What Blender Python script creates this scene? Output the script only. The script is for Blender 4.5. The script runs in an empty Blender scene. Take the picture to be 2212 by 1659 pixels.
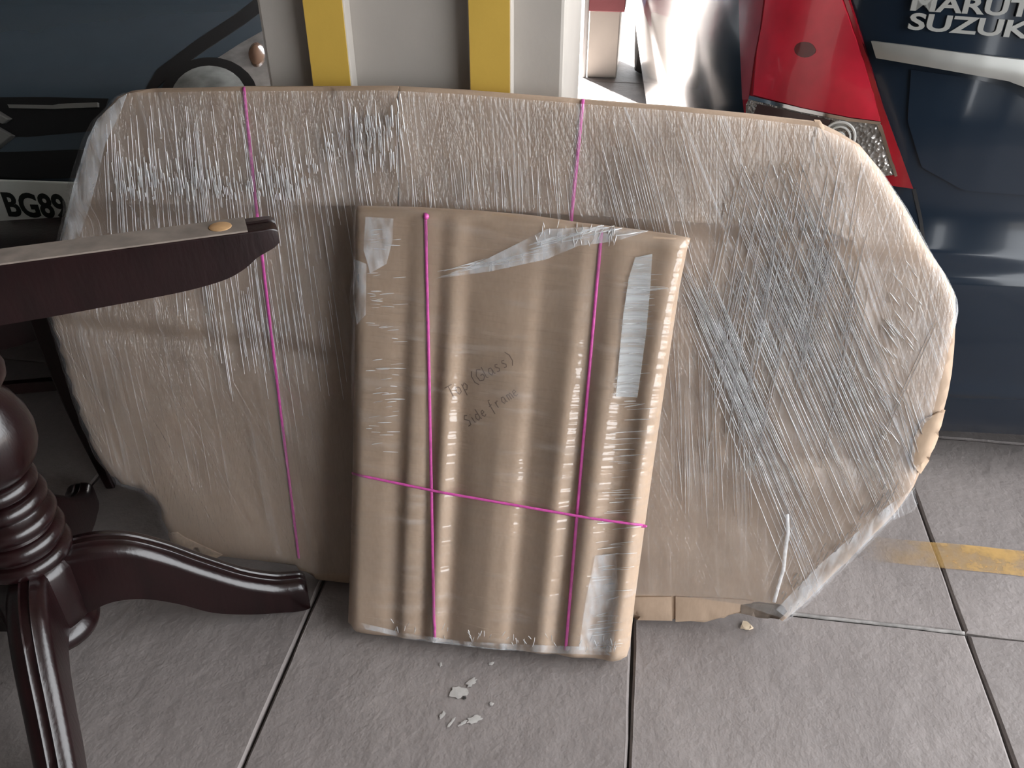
import bpy, bmesh, math, random
import numpy as np
from mathutils import Vector, Matrix, noise as mnoise
from mathutils.bvhtree import BVHTree
from mathutils.geometry import delaunay_2d_cdt

random.seed(7)
SC = bpy.context.scene
COL = SC.collection

# ------------------------------------------------------------------ camera, sky, sun, exposure
F_PX = 1840.0
CAM_H = 1.25
PITCH = math.radians(34.4)
cam = bpy.data.cameras.new('camera')
cam.sensor_width = 36.0
cam.lens = F_PX / 2212 * 36.0
cam.clip_start = 0.05
camo = bpy.data.objects.new('camera', cam)
COL.objects.link(camo)
camo.location = (0, 0, CAM_H)
camo.rotation_euler = (math.radians(90) - PITCH, 0, 0)
SC.camera = camo

world = bpy.data.worlds.new('World')
SC.world = world
world.use_nodes = True
bg = world.node_tree.nodes['Background']
bg.inputs['Color'].default_value = (0.94, 0.97, 1.0, 1)
bg.inputs['Strength'].default_value = 1.0

sun = bpy.data.lights.new('sun', 'SUN')
sun.energy = 15.0
sun.angle = math.radians(2)
sun.color = (1, 0.96, 0.9)
suno = bpy.data.objects.new('sun', sun)
COL.objects.link(suno)
suno.rotation_euler = Vector((0.22, -0.45, -0.866)).to_track_quat('-Z', 'Y').to_euler()

SC.view_settings.view_transform = 'Standard'
SC.view_settings.look = 'None'
SC.view_settings.gamma = 1
SC.view_settings.exposure = 2.9
SC.view_settings.use_curve_mapping = False
SC.cycles.max_bounces = 10
SC.cycles.transparent_max_bounces = 16
SC.cycles.use_denoising = True

# ------------------------------------------------------------------ helpers
YAW = math.radians(8.27)
E = Vector((math.cos(YAW), -math.sin(YAW), 0))
D = Vector((math.sin(YAW), math.cos(YAW), 0))
UP = Vector((0, 0, 1))
CAM = Vector((0, 0, CAM_H))


def G(u, s, z=0.0):
    return E * u + D * s + UP * z


def ray(px, py):
    """direction of sight through a point of the photograph (2212 x 1659)"""
    x = (px - 1106) / F_PX
    y = -(py - 829.5) / F_PX
    return Vector((x, math.cos(PITCH) + math.sin(PITCH) * y, -math.sin(PITCH) + math.cos(PITCH) * y))


def on_plane(px, py, o, n):
    d = ray(px, py)
    return CAM + d * ((o - CAM).dot(n) / d.dot(n))


def on_floor(px, py, z=0.0):
    return on_plane(px, py, Vector((0, 0, z)), UP)


def smooth(o, flag=True):
    o.data.polygons.foreach_set('use_smooth', [flag] * len(o.data.polygons))


def thing(name, label, cat, loc, group=None):
    o = bpy.data.objects.new(name, None)
    o.empty_display_size = 0.05
    COL.objects.link(o)
    o.location = loc
    o['label'] = label
    o['category'] = cat
    if group:
        o['group'] = group
    return o


def world_loc(o):
    p = Vector(o.location)
    while o.parent:
        o = o.parent
        p += Vector(o.location)
    return p


def mesh(name, verts, faces, mat, parent=None, loc=None, sm=True, uv=None):
    """verts in world coordinates; the object's origin is loc (or its parent's base)"""
    if loc is None:
        loc = world_loc(parent) if parent else Vector((0, 0, 0))
    loc = Vector(loc)
    me = bpy.data.meshes.new(name)
    me.from_pydata([tuple(Vector(v) - loc) for v in verts], [], faces)
    if uv is not None:
        l = me.uv_layers.new(name='uv')
        idx = np.zeros(len(me.loops), dtype=np.int32)
        me.loops.foreach_get('vertex_index', idx)
        l.data.foreach_set('uv', np.asarray(uv, dtype=np.float32)[idx].ravel())
    me.materials.append(mat)
    o = bpy.data.objects.new(name, me)
    COL.objects.link(o)
    if parent:
        o.parent = parent
        o.location = loc - world_loc(parent)
    else:
        o.location = loc
    smooth(o, sm)
    me.update()
    return o


def fix_normals(o):
    bm = bmesh.new()
    bm.from_mesh(o.data)
    bmesh.ops.recalc_face_normals(bm, faces=bm.faces)
    bm.to_mesh(o.data)
    bm.free()
    o.data.update()


def autosmooth(o, deg=40):
    a = math.radians(deg)
    bm = bmesh.new()
    bm.from_mesh(o.data)
    bmesh.ops.recalc_face_normals(bm, faces=bm.faces)
    for e in bm.edges:
        if len(e.link_faces) == 2 and e.calc_face_angle(0) > a:
            e.smooth = False
    for f in bm.faces:
        f.smooth = True
    bm.to_mesh(o.data)
    bm.free()
    o.data.update()


def bevel(o, w, seg=2, deg=30):
    m = o.modifiers.new('bevel', 'BEVEL')
    m.width = w
    m.segments = seg
    m.limit_method = 'ANGLE'
    m.angle_limit = math.radians(deg)
    return o


def box_vf(c, ax, ay, az):
    c, ax, ay, az = Vector(c), Vector(ax), Vector(ay), Vector(az)
    v = [c + ax * i + ay * j + az * k for k in (-1, 1) for j in (-1, 1) for i in (-1, 1)]
    f = [(0, 2, 3, 1), (4, 5, 7, 6), (0, 1, 5, 4), (2, 6, 7, 3), (0, 4, 6, 2), (1, 3, 7, 5)]
    return v, f


def box(name, c, ax, ay, az, mat, parent=None, bev=0.004, loc=None):
    v, f = box_vf(c, ax, ay, az)
    o = mesh(name, v, f, mat, parent, loc, sm=False)
    if bev:
        bevel(o, bev)
    return o


def bvh_of(o):
    l = world_loc(o)
    return BVHTree.FromPolygons([l + v.co for v in o.data.vertices], [tuple(p.vertices) for p in o.data.polygons])


def hit(bvh, px, py):
    d = ray(px, py).normalized()
    loc, n, i, dist = bvh.ray_cast(CAM, d)
    if loc is None:
        return None, None
    if n.dot(d) > 0:
        n = -n
    return loc, n


def tube(name, pts, r, mat, parent, nseg=8, loc=None, flat=None):
    """round or flattened (flat=(half width, half height), normals in pts) cord through pts"""
    ring = []
    n = len(pts)
    P = [p[0] if isinstance(p, tuple) else p for p in pts]
    N = [p[1] if isinstance(p, tuple) else None for p in pts]
    verts, faces = [], []
    for i in range(n):
        t = (P[min(i + 1, n - 1)] - P[max(i - 1, 0)]).normalized()
        nn = N[i] if N[i] is not None else (Vector((0, 0, 1)) if abs(t.z) < .9 else Vector((1, 0, 0)))
        s = t.cross(nn).normalized()
        nn = s.cross(t).normalized()
        a, b = flat if flat else (r, r)
        for k in range(nseg):
            th = 2 * math.pi * k / nseg
            verts.append(P[i] + s * (a * math.cos(th)) + nn * (b * math.sin(th)))
    for i in range(n - 1):
        for k in range(nseg):
            k2 = (k + 1) % nseg
            faces.append((i * nseg + k, i * nseg + k2, (i + 1) * nseg + k2, (i + 1) * nseg + k))
    faces.append(tuple(range(nseg))[::-1])
    faces.append(tuple(range((n - 1) * nseg, n * nseg)))
    o = mesh(name, verts, faces, mat, parent, loc)
    fix_normals(o)
    return o


def lathe(name, c, prof, mat, parent, seg=48, axis=UP, x=Vector((1, 0, 0))):
    y = axis.cross(x)
    verts, faces = [], []
    for (z, r) in prof:
        for k in range(seg):
            a = 2 * math.pi * k / seg
            verts.append(c + axis * z + x * (r * math.cos(a)) + y * (r * math.sin(a)))
    for i in range(len(prof) - 1):
        for k in range(seg):
            k2 = (k + 1) % seg
            faces.append((i * seg + k, i * seg + k2, (i + 1) * seg + k2, (i + 1) * seg + k))
    faces.append(tuple(range(seg))[::-1])
    faces.append(tuple(range((len(prof) - 1) * seg, len(prof) * seg)))
    o = mesh(name, verts, faces, mat, parent)
    autosmooth(o, 50)
    return o


def resample(poly, step, closed=True):
    out = []
    n = len(poly)
    for i in range(n if closed else n - 1):
        a, b = poly[i], poly[(i + 1) % n]
        l = math.hypot(b[0] - a[0], b[1] - a[1])
        k = max(1, int(round(l / step)))
        for j in range(k):
            out.append((a[0] + (b[0] - a[0]) * j / k, a[1] + (b[1] - a[1]) * j / k))
    if not closed:
        out.append(tuple(poly[-1]))
    return out


def seg_dist(P, poly, closed=True):
    """distance from each point of P (n x 2) to a polyline"""
    A = np.array(poly, float)
    B = np.roll(A, -1, axis=0)
    if not closed:
        A, B = A[:-1], B[:-1]
    best = np.full(len(P), 1e9)
    for a, b in zip(A, B):
        ab = b - a
        t = np.clip(((P - a) @ ab) / max(ab @ ab, 1e-12), 0, 1)
        d = np.hypot(*(P - (a + t[:, None] * ab)).T)
        best = np.minimum(best, d)
    return best


def inside(P, poly):
    A = np.array(poly, float)
    B = np.roll(A, -1, axis=0)
    c = np.zeros(len(P), bool)
    for a, b in zip(A, B):
        cond = (a[1] > P[:, 1]) != (b[1] > P[:, 1])
        with np.errstate(divide='ignore', invalid='ignore'):
            xi = (b[0] - a[0]) * (P[:, 1] - a[1]) / (b[1] - a[1]) + a[0]
        c ^= cond & (P[:, 0] < xi)
    return c


def fill2d(poly, step):
    """triangulated polygon with an even grid of inner points: (points, triangles, distance to the rim)"""
    rim = resample(poly, step)
    A = np.array(rim)
    lo, hi = A.min(0), A.max(0)
    xs = np.arange(lo[0], hi[0], step)
    ys = np.arange(lo[1], hi[1], step)
    P = np.array([(x + (0.5 * step if j % 2 else 0), y) for j, y in enumerate(ys) for x in xs])
    if len(P):
        P = P[inside(P, rim)]
        P = P[seg_dist(P, rim) > 0.45 * step] if len(P) else P
    pts = [Vector(p) for p in rim] + [Vector(p) for p in P]
    n = len(rim)
    v, e, f, *_ = delaunay_2d_cdt(pts, [(i, (i + 1) % n) for i in range(n)], [], 1, 1e-7)
    V = np.array([tuple(p) for p in v])
    return V, [tuple(t) for t in f], seg_dist(V, rim)


def rim_edges(tris):
    cnt = {}
    for t in tris:
        for i in range(len(t)):
            a, b = t[i], t[(i + 1) % len(t)]
            k = (min(a, b), max(a, b))
            cnt[k] = cnt.get(k, 0) + 1
    return [k for k, c in cnt.items() if c == 1]


def shell(front, back, tris):
    """closed solid between a front and a back sheet of the same triangles"""
    n = len(front)
    v = list(front) + list(back)
    f = [tuple(t) for t in tris] + [tuple(i + n for i in t[::-1]) for t in tris]
    for a, b in rim_edges(tris):
        f.append((a, b, b + n, a + n))
    return v, f


def patch(name, poly, bvh, mat, parent, off=0.004, thick=0.006, step=10, dome=0.0, deg=45):
    """panel lying on a body: its outline is carried onto the body's surface and given a thickness"""
    V, tris, d = fill2d(poly, step)
    hs = [hit(bvh, *p) for p in V]
    nav = Vector((0, 0, 0))
    for h in hs:
        if h[1] is not None:
            nav += h[1]
    ok = [i for i, h in enumerate(hs) if h[0] is not None]
    if not ok:
        print('patch misses its body:', name)
        return None
    front, back = [], []
    dm = max(d.max(), 1e-6)
    for i, h in enumerate(hs):
        if h[0] is None:
            j = min(ok, key=lambda k: (V[k][0] - V[i][0]) ** 2 + (V[k][1] - V[i][1]) ** 2)
            nn = hs[j][1]
            p = on_plane(V[i][0], V[i][1], hs[j][0], nn)
            if (p - hs[j][0]).length > .15:
                p = hs[j][0]
        else:
            p, nn = h
        front.append(p + nn * (off + dome * (1 - (1 - min(d[i] / dm, 1)) ** 2)))
        back.append(p + nn * (off - thick))
    v, f = shell(front, back, tris)
    o = mesh(name, v, f, mat, parent)
    autosmooth(o, deg)
    return o


# ------------------------------------------------------------------ materials
def mat(name):
    m = bpy.data.materials.new(name)
    m.use_nodes = True
    nt = m.node_tree
    return m, nt, nt.nodes['Principled BSDF'], nt.nodes['Material Output']


def node(nt, t, **kw):
    n = nt.nodes.new(t)
    for k, v in kw.items():
        if k in n.inputs:
            n.inputs[k].default_value = v
        else:
            setattr(n, k, v)
    return n


def coord(nt, kind='Object', scale=(1, 1, 1), rot=(0, 0, 0)):
    tc = node(nt, 'ShaderNodeTexCoord')
    mp = node(nt, 'ShaderNodeMapping')
    mp.inputs['Scale'].default_value = scale
    mp.inputs['Rotation'].default_value = rot
    nt.links.new(tc.outputs[kind], mp.inputs['Vector'])
    return mp.outputs['Vector']


def noise_n(nt, vec, scale, detail=3, rough=0.5):
    n = node(nt, 'ShaderNodeTexNoise')
    n.inputs['Scale'].default_value = scale
    n.inputs['Detail'].default_value = detail
    n.inputs['Roughness'].default_value = rough
    nt.links.new(vec, n.inputs['Vector'])
    return n.outputs['Fac']


def ramp(nt, fac, stops):
    r = node(nt, 'ShaderNodeValToRGB')
    el = r.color_ramp.elements
    while len(el) < len(stops):
        el.new(0.5)
    for e, (p, c) in zip(el, stops):
        e.position = p
        e.color = (*c, 1) if len(c) == 3 else c
    nt.links.new(fac, r.inputs['Fac'])
    return r.outputs['Color']


def math_n(nt, op, a, b=None, clamp=False):
    n = node(nt, 'ShaderNodeMath', operation=op)
    n.use_clamp = clamp
    for i, x in enumerate((a, b)):
        if x is None:
            continue
        if isinstance(x, (int, float)):
            n.inputs[i].default_value = x
        else:
            nt.links.new(x, n.inputs[i])
    return n.outputs[0]


def rng(nt, v, a, b, c=0.0, d=1.0):
    n = node(nt, 'ShaderNodeMapRange')
    n.interpolation_type = 'SMOOTHSTEP'
    for i, x in enumerate((a, b, c, d)):
        n.inputs[i + 1].default_value = x
    nt.links.new(v, n.inputs[0])
    return n.outputs[0]


def bump(nt, h, strength, dist, target):
    b = node(nt, 'ShaderNodeBump')
    b.inputs['Strength'].default_value = strength
    b.inputs['Distance'].default_value = dist
    nt.links.new(h, b.inputs['Height'])
    nt.links.new(b.outputs['Normal'], target)
    return b


def plain(name, col, rough=0.5, metal=0.0, coat=0.0, spec=0.5, var=0.06, vscale=12, bmp=0.0, trans=0.0, ior=1.45):
    m, nt, p, out = mat(name)
    v = coord(nt)
    f = noise_n(nt, v, vscale, 4)
    c0 = tuple(max(0, c * (1 - var)) for c in col)
    c1 = tuple(min(1, c * (1 + var)) for c in col)
    nt.links.new(ramp(nt, f, [(0.3, c0), (0.7, c1)]), p.inputs['Base Color'])
    p.inputs['Roughness'].default_value = rough
    p.inputs['Metallic'].default_value = metal
    p.inputs['Coat Weight'].default_value = coat
    p.inputs['Coat Roughness'].default_value = 0.05
    p.inputs['Specular IOR Level'].default_value = spec
    p.inputs['Transmission Weight'].default_value = trans
    p.inputs['IOR'].default_value = ior
    if bmp:
        bump(nt, noise_n(nt, v, vscale * 12, 3), bmp, 0.002, p.inputs['Normal'])
    return m


# floor stone
def stone():
    m, nt, p, out = mat('grey stone')
    tc = node(nt, 'ShaderNodeTexCoord')
    oi = node(nt, 'ShaderNodeObjectInfo')
    off = node(nt, 'ShaderNodeVectorMath', operation='SCALE')
    cmb = node(nt, 'ShaderNodeCombineXYZ')
    for i in range(3):
        nt.links.new(oi.outputs['Random'], cmb.inputs[i])
    nt.links.new(cmb.outputs[0], off.inputs[0])
    off.inputs['Scale'].default_value = 37.0
    add = node(nt, 'ShaderNodeVectorMath', operation='ADD')
    nt.links.new(tc.outputs['Object'], add.inputs[0])
    nt.links.new(off.outputs[0], add.inputs[1])
    v = add.outputs[0]
    big = noise_n(nt, v, 3.2, 5, 0.6)
    fine = noise_n(nt, v, 70, 4, 0.7)
    c = ramp(nt, big, [(0.25, (0.185, 0.162, 0.154)), (0.5, (0.225, 0.198, 0.189)), (0.75, (0.27, 0.238, 0.226))])
    mx = node(nt, 'ShaderNodeMix', data_type='RGBA', blend_type='MULTIPLY')
    mx.inputs[0].default_value = 0.5
    nt.links.new(c, mx.inputs[6])
    nt.links.new(ramp(nt, fine, [(0.3, (0.78, 0.78, 0.78)), (0.7, (1, 1, 1))]), mx.inputs[7])
    # the tone of each slab
    hs = node(nt, 'ShaderNodeHueSaturation')
    nt.links.new(rng(nt, oi.outputs['Random'], 0, 1, 0.9, 1.08), hs.inputs['Value'])
    nt.links.new(mx.outputs[2], hs.inputs['Color'])
    nt.links.new(hs.outputs[0], p.inputs['Base Color'])
    p.inputs['Roughness'].default_value = 0.62
    p.inputs['Specular IOR Level'].default_value = 0.35
    h = math_n(nt, 'ADD', math_n(nt, 'MULTIPLY', noise_n(nt, v, 9, 5, 0.65), 1.0), math_n(nt, 'MULTIPLY', fine, 0.12))
    bump(nt, h, 0.38, 0.02, p.inputs['Normal'])
    return m


def cardboard(name, base, edge=0.1):
    m, nt, p, out = mat(name)
    v = coord(nt)
    big = noise_n(nt, v, 3.5, 4, 0.55)
    fib = noise_n(nt, coord(nt, 'Object', (260, 260, 14)), 1.0, 3)
    a = tuple(x * 0.86 for x in base)
    b = tuple(x * 1.1 for x in base)
    mx = node(nt, 'ShaderNodeMix', data_type='RGBA', blend_type='MULTIPLY')
    mx.inputs[0].default_value = 0.5
    nt.links.new(ramp(nt, big, [(0.3, a), (0.7, b)]), mx.inputs[6])
    nt.links.new(ramp(nt, fib, [(0.3, (0.85, 0.84, 0.83)), (0.7, (1, 1, 1))]), mx.inputs[7])
    nt.links.new(mx.outputs[2], p.inputs['Base Color'])
    p.inputs['Roughness'].default_value = 0.75
    p.inputs['Specular IOR Level'].default_value = 0.25
    bump(nt, noise_n(nt, v, 22, 3), 0.25, 0.006, p.inputs['Normal'])
    return m


def film(name, fams, haze=0.05, gl=0.10, rough=0.09, bump_d=0.004):
    """clear stretch film: pleats run in one or more directions over the uv plane (metres)"""
    m, nt, p, out = mat(name)
    nt.nodes.remove(p)
    uv = node(nt, 'ShaderNodeTexCoord').outputs['UV']
    sp = node(nt, 'ShaderNodeSeparateXYZ')
    nt.links.new(uv, sp.inputs[0])
    U, V = sp.outputs[0], sp.outputs[1]
    tot = None
    hgt = None
    for (tilt, fu, fv, lo, hi, amp, zones) in fams:
        pc = math_n(nt, 'ADD', U, math_n(nt, 'MULTIPLY', V, tilt))
        cb = node(nt, 'ShaderNodeCombineXYZ')
        nt.links.new(math_n(nt, 'MULTIPLY', pc, fu), cb.inputs[0])
        nt.links.new(math_n(nt, 'MULTIPLY', V, fv), cb.inputs[1])
        cb.inputs[2].default_value = tilt * 7.3
        n = noise_n(nt, cb.outputs[0], 1.0, 2, 0.55)
        st = math_n(nt, 'MULTIPLY', rng(nt, n, lo, hi), amp)
        for (src, a, b) in zones:
            base = {'u': U, 'v': V, 'p': pc}[src]
            st = math_n(nt, 'MULTIPLY', st, rng(nt, base, min(a, b), max(a, b), 0 if a < b else 1, 1 if a < b else 0))
        tot = st if tot is None else math_n(nt, 'ADD', tot, st)
        hgt = n if hgt is None else math_n(nt, 'ADD', hgt, n)
    cloud = rng(nt, noise_n(nt, uv, 7.0, 4, 0.6), 0.35, 0.7, 0.25, 1.0)
    tot = math_n(nt, 'MULTIPLY', tot, cloud)
    tot = math_n(nt, 'ADD', tot, haze, clamp=True)
    crumple = noise_n(nt, uv, 26, 2, 0.5)
    hgt = math_n(nt, 'ADD', hgt, math_n(nt, 'MULTIPLY', crumple, 0.5))
    dif = node(nt, 'ShaderNodeBsdfDiffuse')
    dif.inputs['Color'].default_value = (0.86, 0.87, 0.9, 1)
    glo = node(nt, 'ShaderNodeBsdfGlossy')
    glo.inputs['Roughness'].default_value = rough
    glo.inputs['Color'].default_value = (1, 1, 1, 1)
    tr = node(nt, 'ShaderNodeBsdfTransparent')
    bp = bump(nt, hgt, 0.9, bump_d, glo.inputs['Normal'])
    m1 = node(nt, 'ShaderNodeMixShader')
    lw = node(nt, 'ShaderNodeLayerWeight')
    lw.inputs['Blend'].default_value = 0.18
    nt.links.new(bp.outputs['Normal'], lw.inputs['Normal'])
    nt.links.new(math_n(nt, 'ADD', math_n(nt, 'MULTIPLY', lw.outputs['Fresnel'], 0.6), gl, clamp=True), m1.inputs[0])
    nt.links.new(tr.outputs[0], m1.inputs[1])
    nt.links.new(glo.outputs[0], m1.inputs[2])
    m2 = node(nt, 'ShaderNodeMixShader')
    nt.links.new(tot, m2.inputs[0])
    nt.links.new(m1.outputs[0], m2.inputs[1])
    nt.links.new(dif.outputs[0], m2.inputs[2])
    nt.links.new(m2.outputs[0], out.inputs['Surface'])
    return m


def wood(name, c0, c1, rough=0.28, coat=0.25):
    m, nt, p, out = mat(name)
    v = coord(nt, 'Object', (9, 9, 2.2))
    n = noise_n(nt, v, 4, 5, 0.6)
    nt.links.new(ramp(nt, n, [(0.3, c0), (0.7, c1)]), p.inputs['Base Color'])
    p.inputs['Roughness'].default_value = rough
    p.inputs['Coat Weight'].default_value = coat
    p.inputs['Coat Roughness'].default_value = 0.12
    bump(nt, noise_n(nt, coord(nt, 'Object', (30, 30, 8)), 5, 3), 0.12, 0.004, p.inputs['Normal'])
    return m


def paint_line():
    m, nt, p, out = mat('worn yellow road paint')
    v = coord(nt, 'Object')
    p.inputs['Base Color'].default_value = (0.55, 0.33, 0.10, 1)
    p.inputs['Roughness'].default_value = 0.7
    a = rng(nt, noise_n(nt, v, 9, 5, 0.65), 0.36, 0.62, 0.22, 0.75)
    uv = node(nt, 'ShaderNodeTexCoord').outputs['UV']
    sp = node(nt, 'ShaderNodeSeparateXYZ')
    nt.links.new(uv, sp.inputs[0])
    a = math_n(nt, 'MULTIPLY', a, rng(nt, sp.outputs[0], 0.0, 0.25))
    nt.links.new(a, p.inputs['Alpha'])
    return m


M = {}
M['stone'] = stone()
M['joint'] = plain('dark joint mortar', (0.06, 0.056, 0.052), 0.9, var=0.2, vscale=40)
M['splash'] = plain('dried white paint', (0.42, 0.40, 0.38), 0.7, var=0.15, vscale=60)
M['hole'] = plain('dark pit', (0.03, 0.028, 0.026), 0.9)
M['line'] = paint_line()
M['unseen_ceiling'] = plain('ceiling plaster', (0.26, 0.255, 0.245), 0.85, var=0.08, vscale=3)
M['wall'] = plain('dull wall paint', (0.08, 0.078, 0.074), 0.85, var=0.1, vscale=3)
M['pillar'] = plain('grey enamel paint', (0.42, 0.388, 0.352), 0.55, var=0.05, vscale=8, bmp=0.15)
M['yellow'] = plain('yellow enamel paint', (0.58, 0.38, 0.07), 0.5, var=0.06, vscale=9, bmp=0.12)
M['maroon'] = plain('maroon paint', (0.22, 0.06, 0.07), 0.6)
M['pipe'] = plain('grey pipe plastic', (0.42, 0.42, 0.42), 0.4)
M['card'] = cardboard('brown cardboard', (0.40, 0.292, 0.212))
M['card2'] = cardboard('pale brown cardboard', (0.47, 0.342, 0.243))
M['cardedge'] = plain('torn cardboard edge', (0.55, 0.42, 0.31), 0.9, var=0.15, vscale=80)
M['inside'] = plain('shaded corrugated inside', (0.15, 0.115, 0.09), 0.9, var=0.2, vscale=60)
M['dust'] = plain('pale joint dust', (0.25, 0.235, 0.225), 0.9, var=0.3, vscale=60)
M['ink'] = plain('brown pencil', (0.20, 0.135, 0.10), 0.8)
M['string'] = plain('magenta plastic twine', (0.60, 0.09, 0.36), 0.35, var=0.15, vscale=120, spec=0.6)
M['wood'] = wood('dark mahogany', (0.006, 0.0015, 0.0018), (0.013, 0.0035, 0.004))
M['woodtop'] = plain('raw sawn wood', (0.20, 0.165, 0.14), 0.75, var=0.25, vscale=25)
M['dowel'] = plain('pale bare wood', (0.42, 0.25, 0.12), 0.7, var=0.2, vscale=50)
M['paint'] = plain('dark blue grey car paint', (0.055, 0.078, 0.10), 0.25, metal=0.0, coat=0.55, spec=0.4, var=0.03)
M['paint2'] = plain('dark navy car paint', (0.008, 0.014, 0.024), 0.14, metal=0.0, coat=0.2, spec=0.35, var=0.03)
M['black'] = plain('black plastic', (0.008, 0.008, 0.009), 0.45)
M['rubber'] = plain('tyre rubber', (0.012, 0.012, 0.012), 0.8)
M['chrome'] = plain('chrome', (0.75, 0.75, 0.76), 0.12, metal=1.0, var=0.02)
M['satin'] = plain('satin silver', (0.30, 0.30, 0.285), 0.4, metal=0.6, var=0.02)
M['glass'] = plain('dark car glass', (0.01, 0.012, 0.014), 0.05, coat=1.0)
M['plate'] = plain('white number plate', (0.80, 0.84, 0.80), 0.5, var=0.05)
M['platechar'] = plain('black plate letters', (0.015, 0.02, 0.018), 0.5)
M['alloy'] = plain('grey alloy', (0.3, 0.3, 0.31), 0.35, metal=0.8)


def lens(name, col, rough=0.08, cells=0.0):
    m, nt, p, out = mat(name)
    v = coord(nt, 'Object')
    f = noise_n(nt, v, 14, 3)
    nt.links.new(ramp(nt, f, [(0.35, tuple(c * 0.75 for c in col)), (0.65, col)]), p.inputs['Base Color'])
    p.inputs['Roughness'].default_value = rough
    p.inputs['Coat Weight'].default_value = 0.4
    p.inputs['Coat Roughness'].default_value = 0.04
    if cells:
        w = node(nt, 'ShaderNodeTexVoronoi')
        w.inputs['Scale'].default_value = cells
        nt.links.new(v, w.inputs['Vector'])
        bump(nt, w.outputs['Distance'], 0.6, 0.008, p.inputs['Normal'])
        p.inputs['Metallic'].default_value = 0.5
    return m


M['red'] = lens('red lamp plastic', (0.62, 0.016, 0.045), 0.35)
M['redrim'] = lens('deep red lamp plastic', (0.26, 0.006, 0.014), 0.2)
M['pink'] = lens('pale red lamp plastic', (0.30, 0.05, 0.07), 0.15)
M['redspot'] = lens('dark red bulb socket', (0.12, 0.004, 0.006), 0.3)
M['clear'] = plain('clear lamp reflector', (0.85, 0.84, 0.82), 0.2, metal=0.85, var=0.3, vscale=30)
M['cells'] = lens('clear prismatic lamp', (0.30, 0.285, 0.27), 0.15, cells=130)
M['lampglass'] = plain('frosted headlamp lens', (0.33, 0.34, 0.33), 0.25, coat=0.8, var=0.3, vscale=22)

# ------------------------------------------------------------------ setting
def quad(name, a, b, c, d, th, mat_, kind='structure'):
    a, b, c, d = map(Vector, (a, b, c, d))
    n = (b - a).cross(d - a).normalized() * th
    v = [a, b, c, d, a - n, b - n, c - n, d - n]
    f = [(0, 1, 2, 3), (7, 6, 5, 4), (0, 4, 5, 1), (1, 5, 6, 2), (2, 6, 7, 3), (3, 7, 4, 0)]
    o = mesh(name, v, f, mat_, None, loc=(a + c) / 2, sm=False)
    o['kind'] = kind
    return o


floor = quad('floor', (-14, -9, -0.012), (14, -9, -0.012), (14, 26, -0.012), (-14, 26, -0.012), 0.2, M['joint'])
T = 0.60
U0, S0 = 0.0706, 1.1317
tile_meshes = []
for k in range(5):
    rnd = random.Random(k)
    h = T / 2 - 0.0022
    nseg = 10
    rim = []
    for s in range(4):
        for i in range(nseg):
            t = -h + 2 * h * i / nseg
            j = rnd.uniform(-0.0016, 0.0012) if i else -0.0015
            q = h + j
            rim.append([(t, -q), (q, t), (-t, q), (-q, -t)][s])
    n = len(rim)
    c = 0.004
    v = [(x, y, -0.02) for x, y in rim] + [(x, y, -c) for x, y in rim] + \
        [(x * (1 - c / h), y * (1 - c / h), -rnd.uniform(0, 0.0006)) for x, y in rim]
    f = []
    for a in (0, n):
        for i in range(n):
            f.append((a + i, a + (i + 1) % n, a + n + (i + 1) % n, a + n + i))
    f.append(tuple(range(2 * n, 3 * n)))
    me = bpy.data.meshes.new('tile')
    me.from_pydata(v, [], f)
    me.materials.append(M['stone'])
    tile_meshes.append(me)
rnd = random.Random(3)
tiles = []
for i in range(-7, 7):
    for j in range(-4, 14):
        o = bpy.data.objects.new('tile', tile_meshes[rnd.randrange(5)])
        COL.objects.link(o)
        o.parent = floor
        p = G(U0 + (i + .5) * T, S0 + (j + .5) * T, rnd.uniform(-0.0012, 0.0))
        o.location = p - Vector(floor.location)
        o.rotation_euler = (0, 0, -YAW + rnd.choice((0, 1, 2, 3)) * math.pi / 2)
        tiles.append(o)

# pale yard beyond the slab edge
yard = quad('floor_yard', (-14, 9.2, 0.0), (14, 9.2, 0.0), (14, 26, 0.0), (-14, 26, 0.0), 0.01, M['stone'])

# worn parking line and dried paint on the slabs
v, uv = [], []
N = 60
for i in range(N + 1):
    u = 0.50 + 2.6 * i / N
    w = 0.037 + 0.004 * mnoise.noise(Vector((u * 9, 1.3, 0)))
    s = 1.327 + 0.003 * mnoise.noise(Vector((u * 6, 5, 0)))
    for k in (-1, 1):
        v.append(G(u, s + k * w, 0.0009))
        uv.append((u - 0.5, k))
o = mesh('parking_line', v, [(2 * i, 2 * i + 2, 2 * i + 3, 2 * i + 1) for i in range(N)], M['line'], floor, sm=False, uv=uv)


def blob(name, px, py, rx, ry, rot, mat_, seed):
    r = random.Random(seed)
    c = on_floor(px, py, 0.0012)
    v = [c + UP * 0.0004]
    n = 18
    for i in range(n):
        a = 2 * math.pi * i / n
        k = r.uniform(0.6, 1.15)
        x, y = rx * k * math.cos(a), ry * k * math.sin(a)
        v.append(c + Vector((x * math.cos(rot) - y * math.sin(rot), x * math.sin(rot) + y * math.cos(rot), -0.0003)))
    return mesh(name, v, [(0, i + 1, (i + 1) % n + 1) for i in range(n)], mat_, floor)


for i, (px, py, rx, ry, rot) in enumerate([(990, 1495, .016, .013, .2), (1018, 1474, .012, .007, .8), (955, 1545, .008, .004, 1.2),
                                           (1025, 1553, .014, .008, .3), (975, 1560, .012, .003, 1.1), (1000, 1562, .010, .003, .6), (1062, 1520, .004, .004, 0),
                                           (952, 1435, .003, .006, 0), (1062, 1433, .006, .004, .4)]):
    blob('paint_splash', px, py, rx, ry, rot, M['splash'], i)
blob('floor_pit', 1003, 1507, 0.0035, 0.0035, 0, M['hole'], 77)

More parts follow.
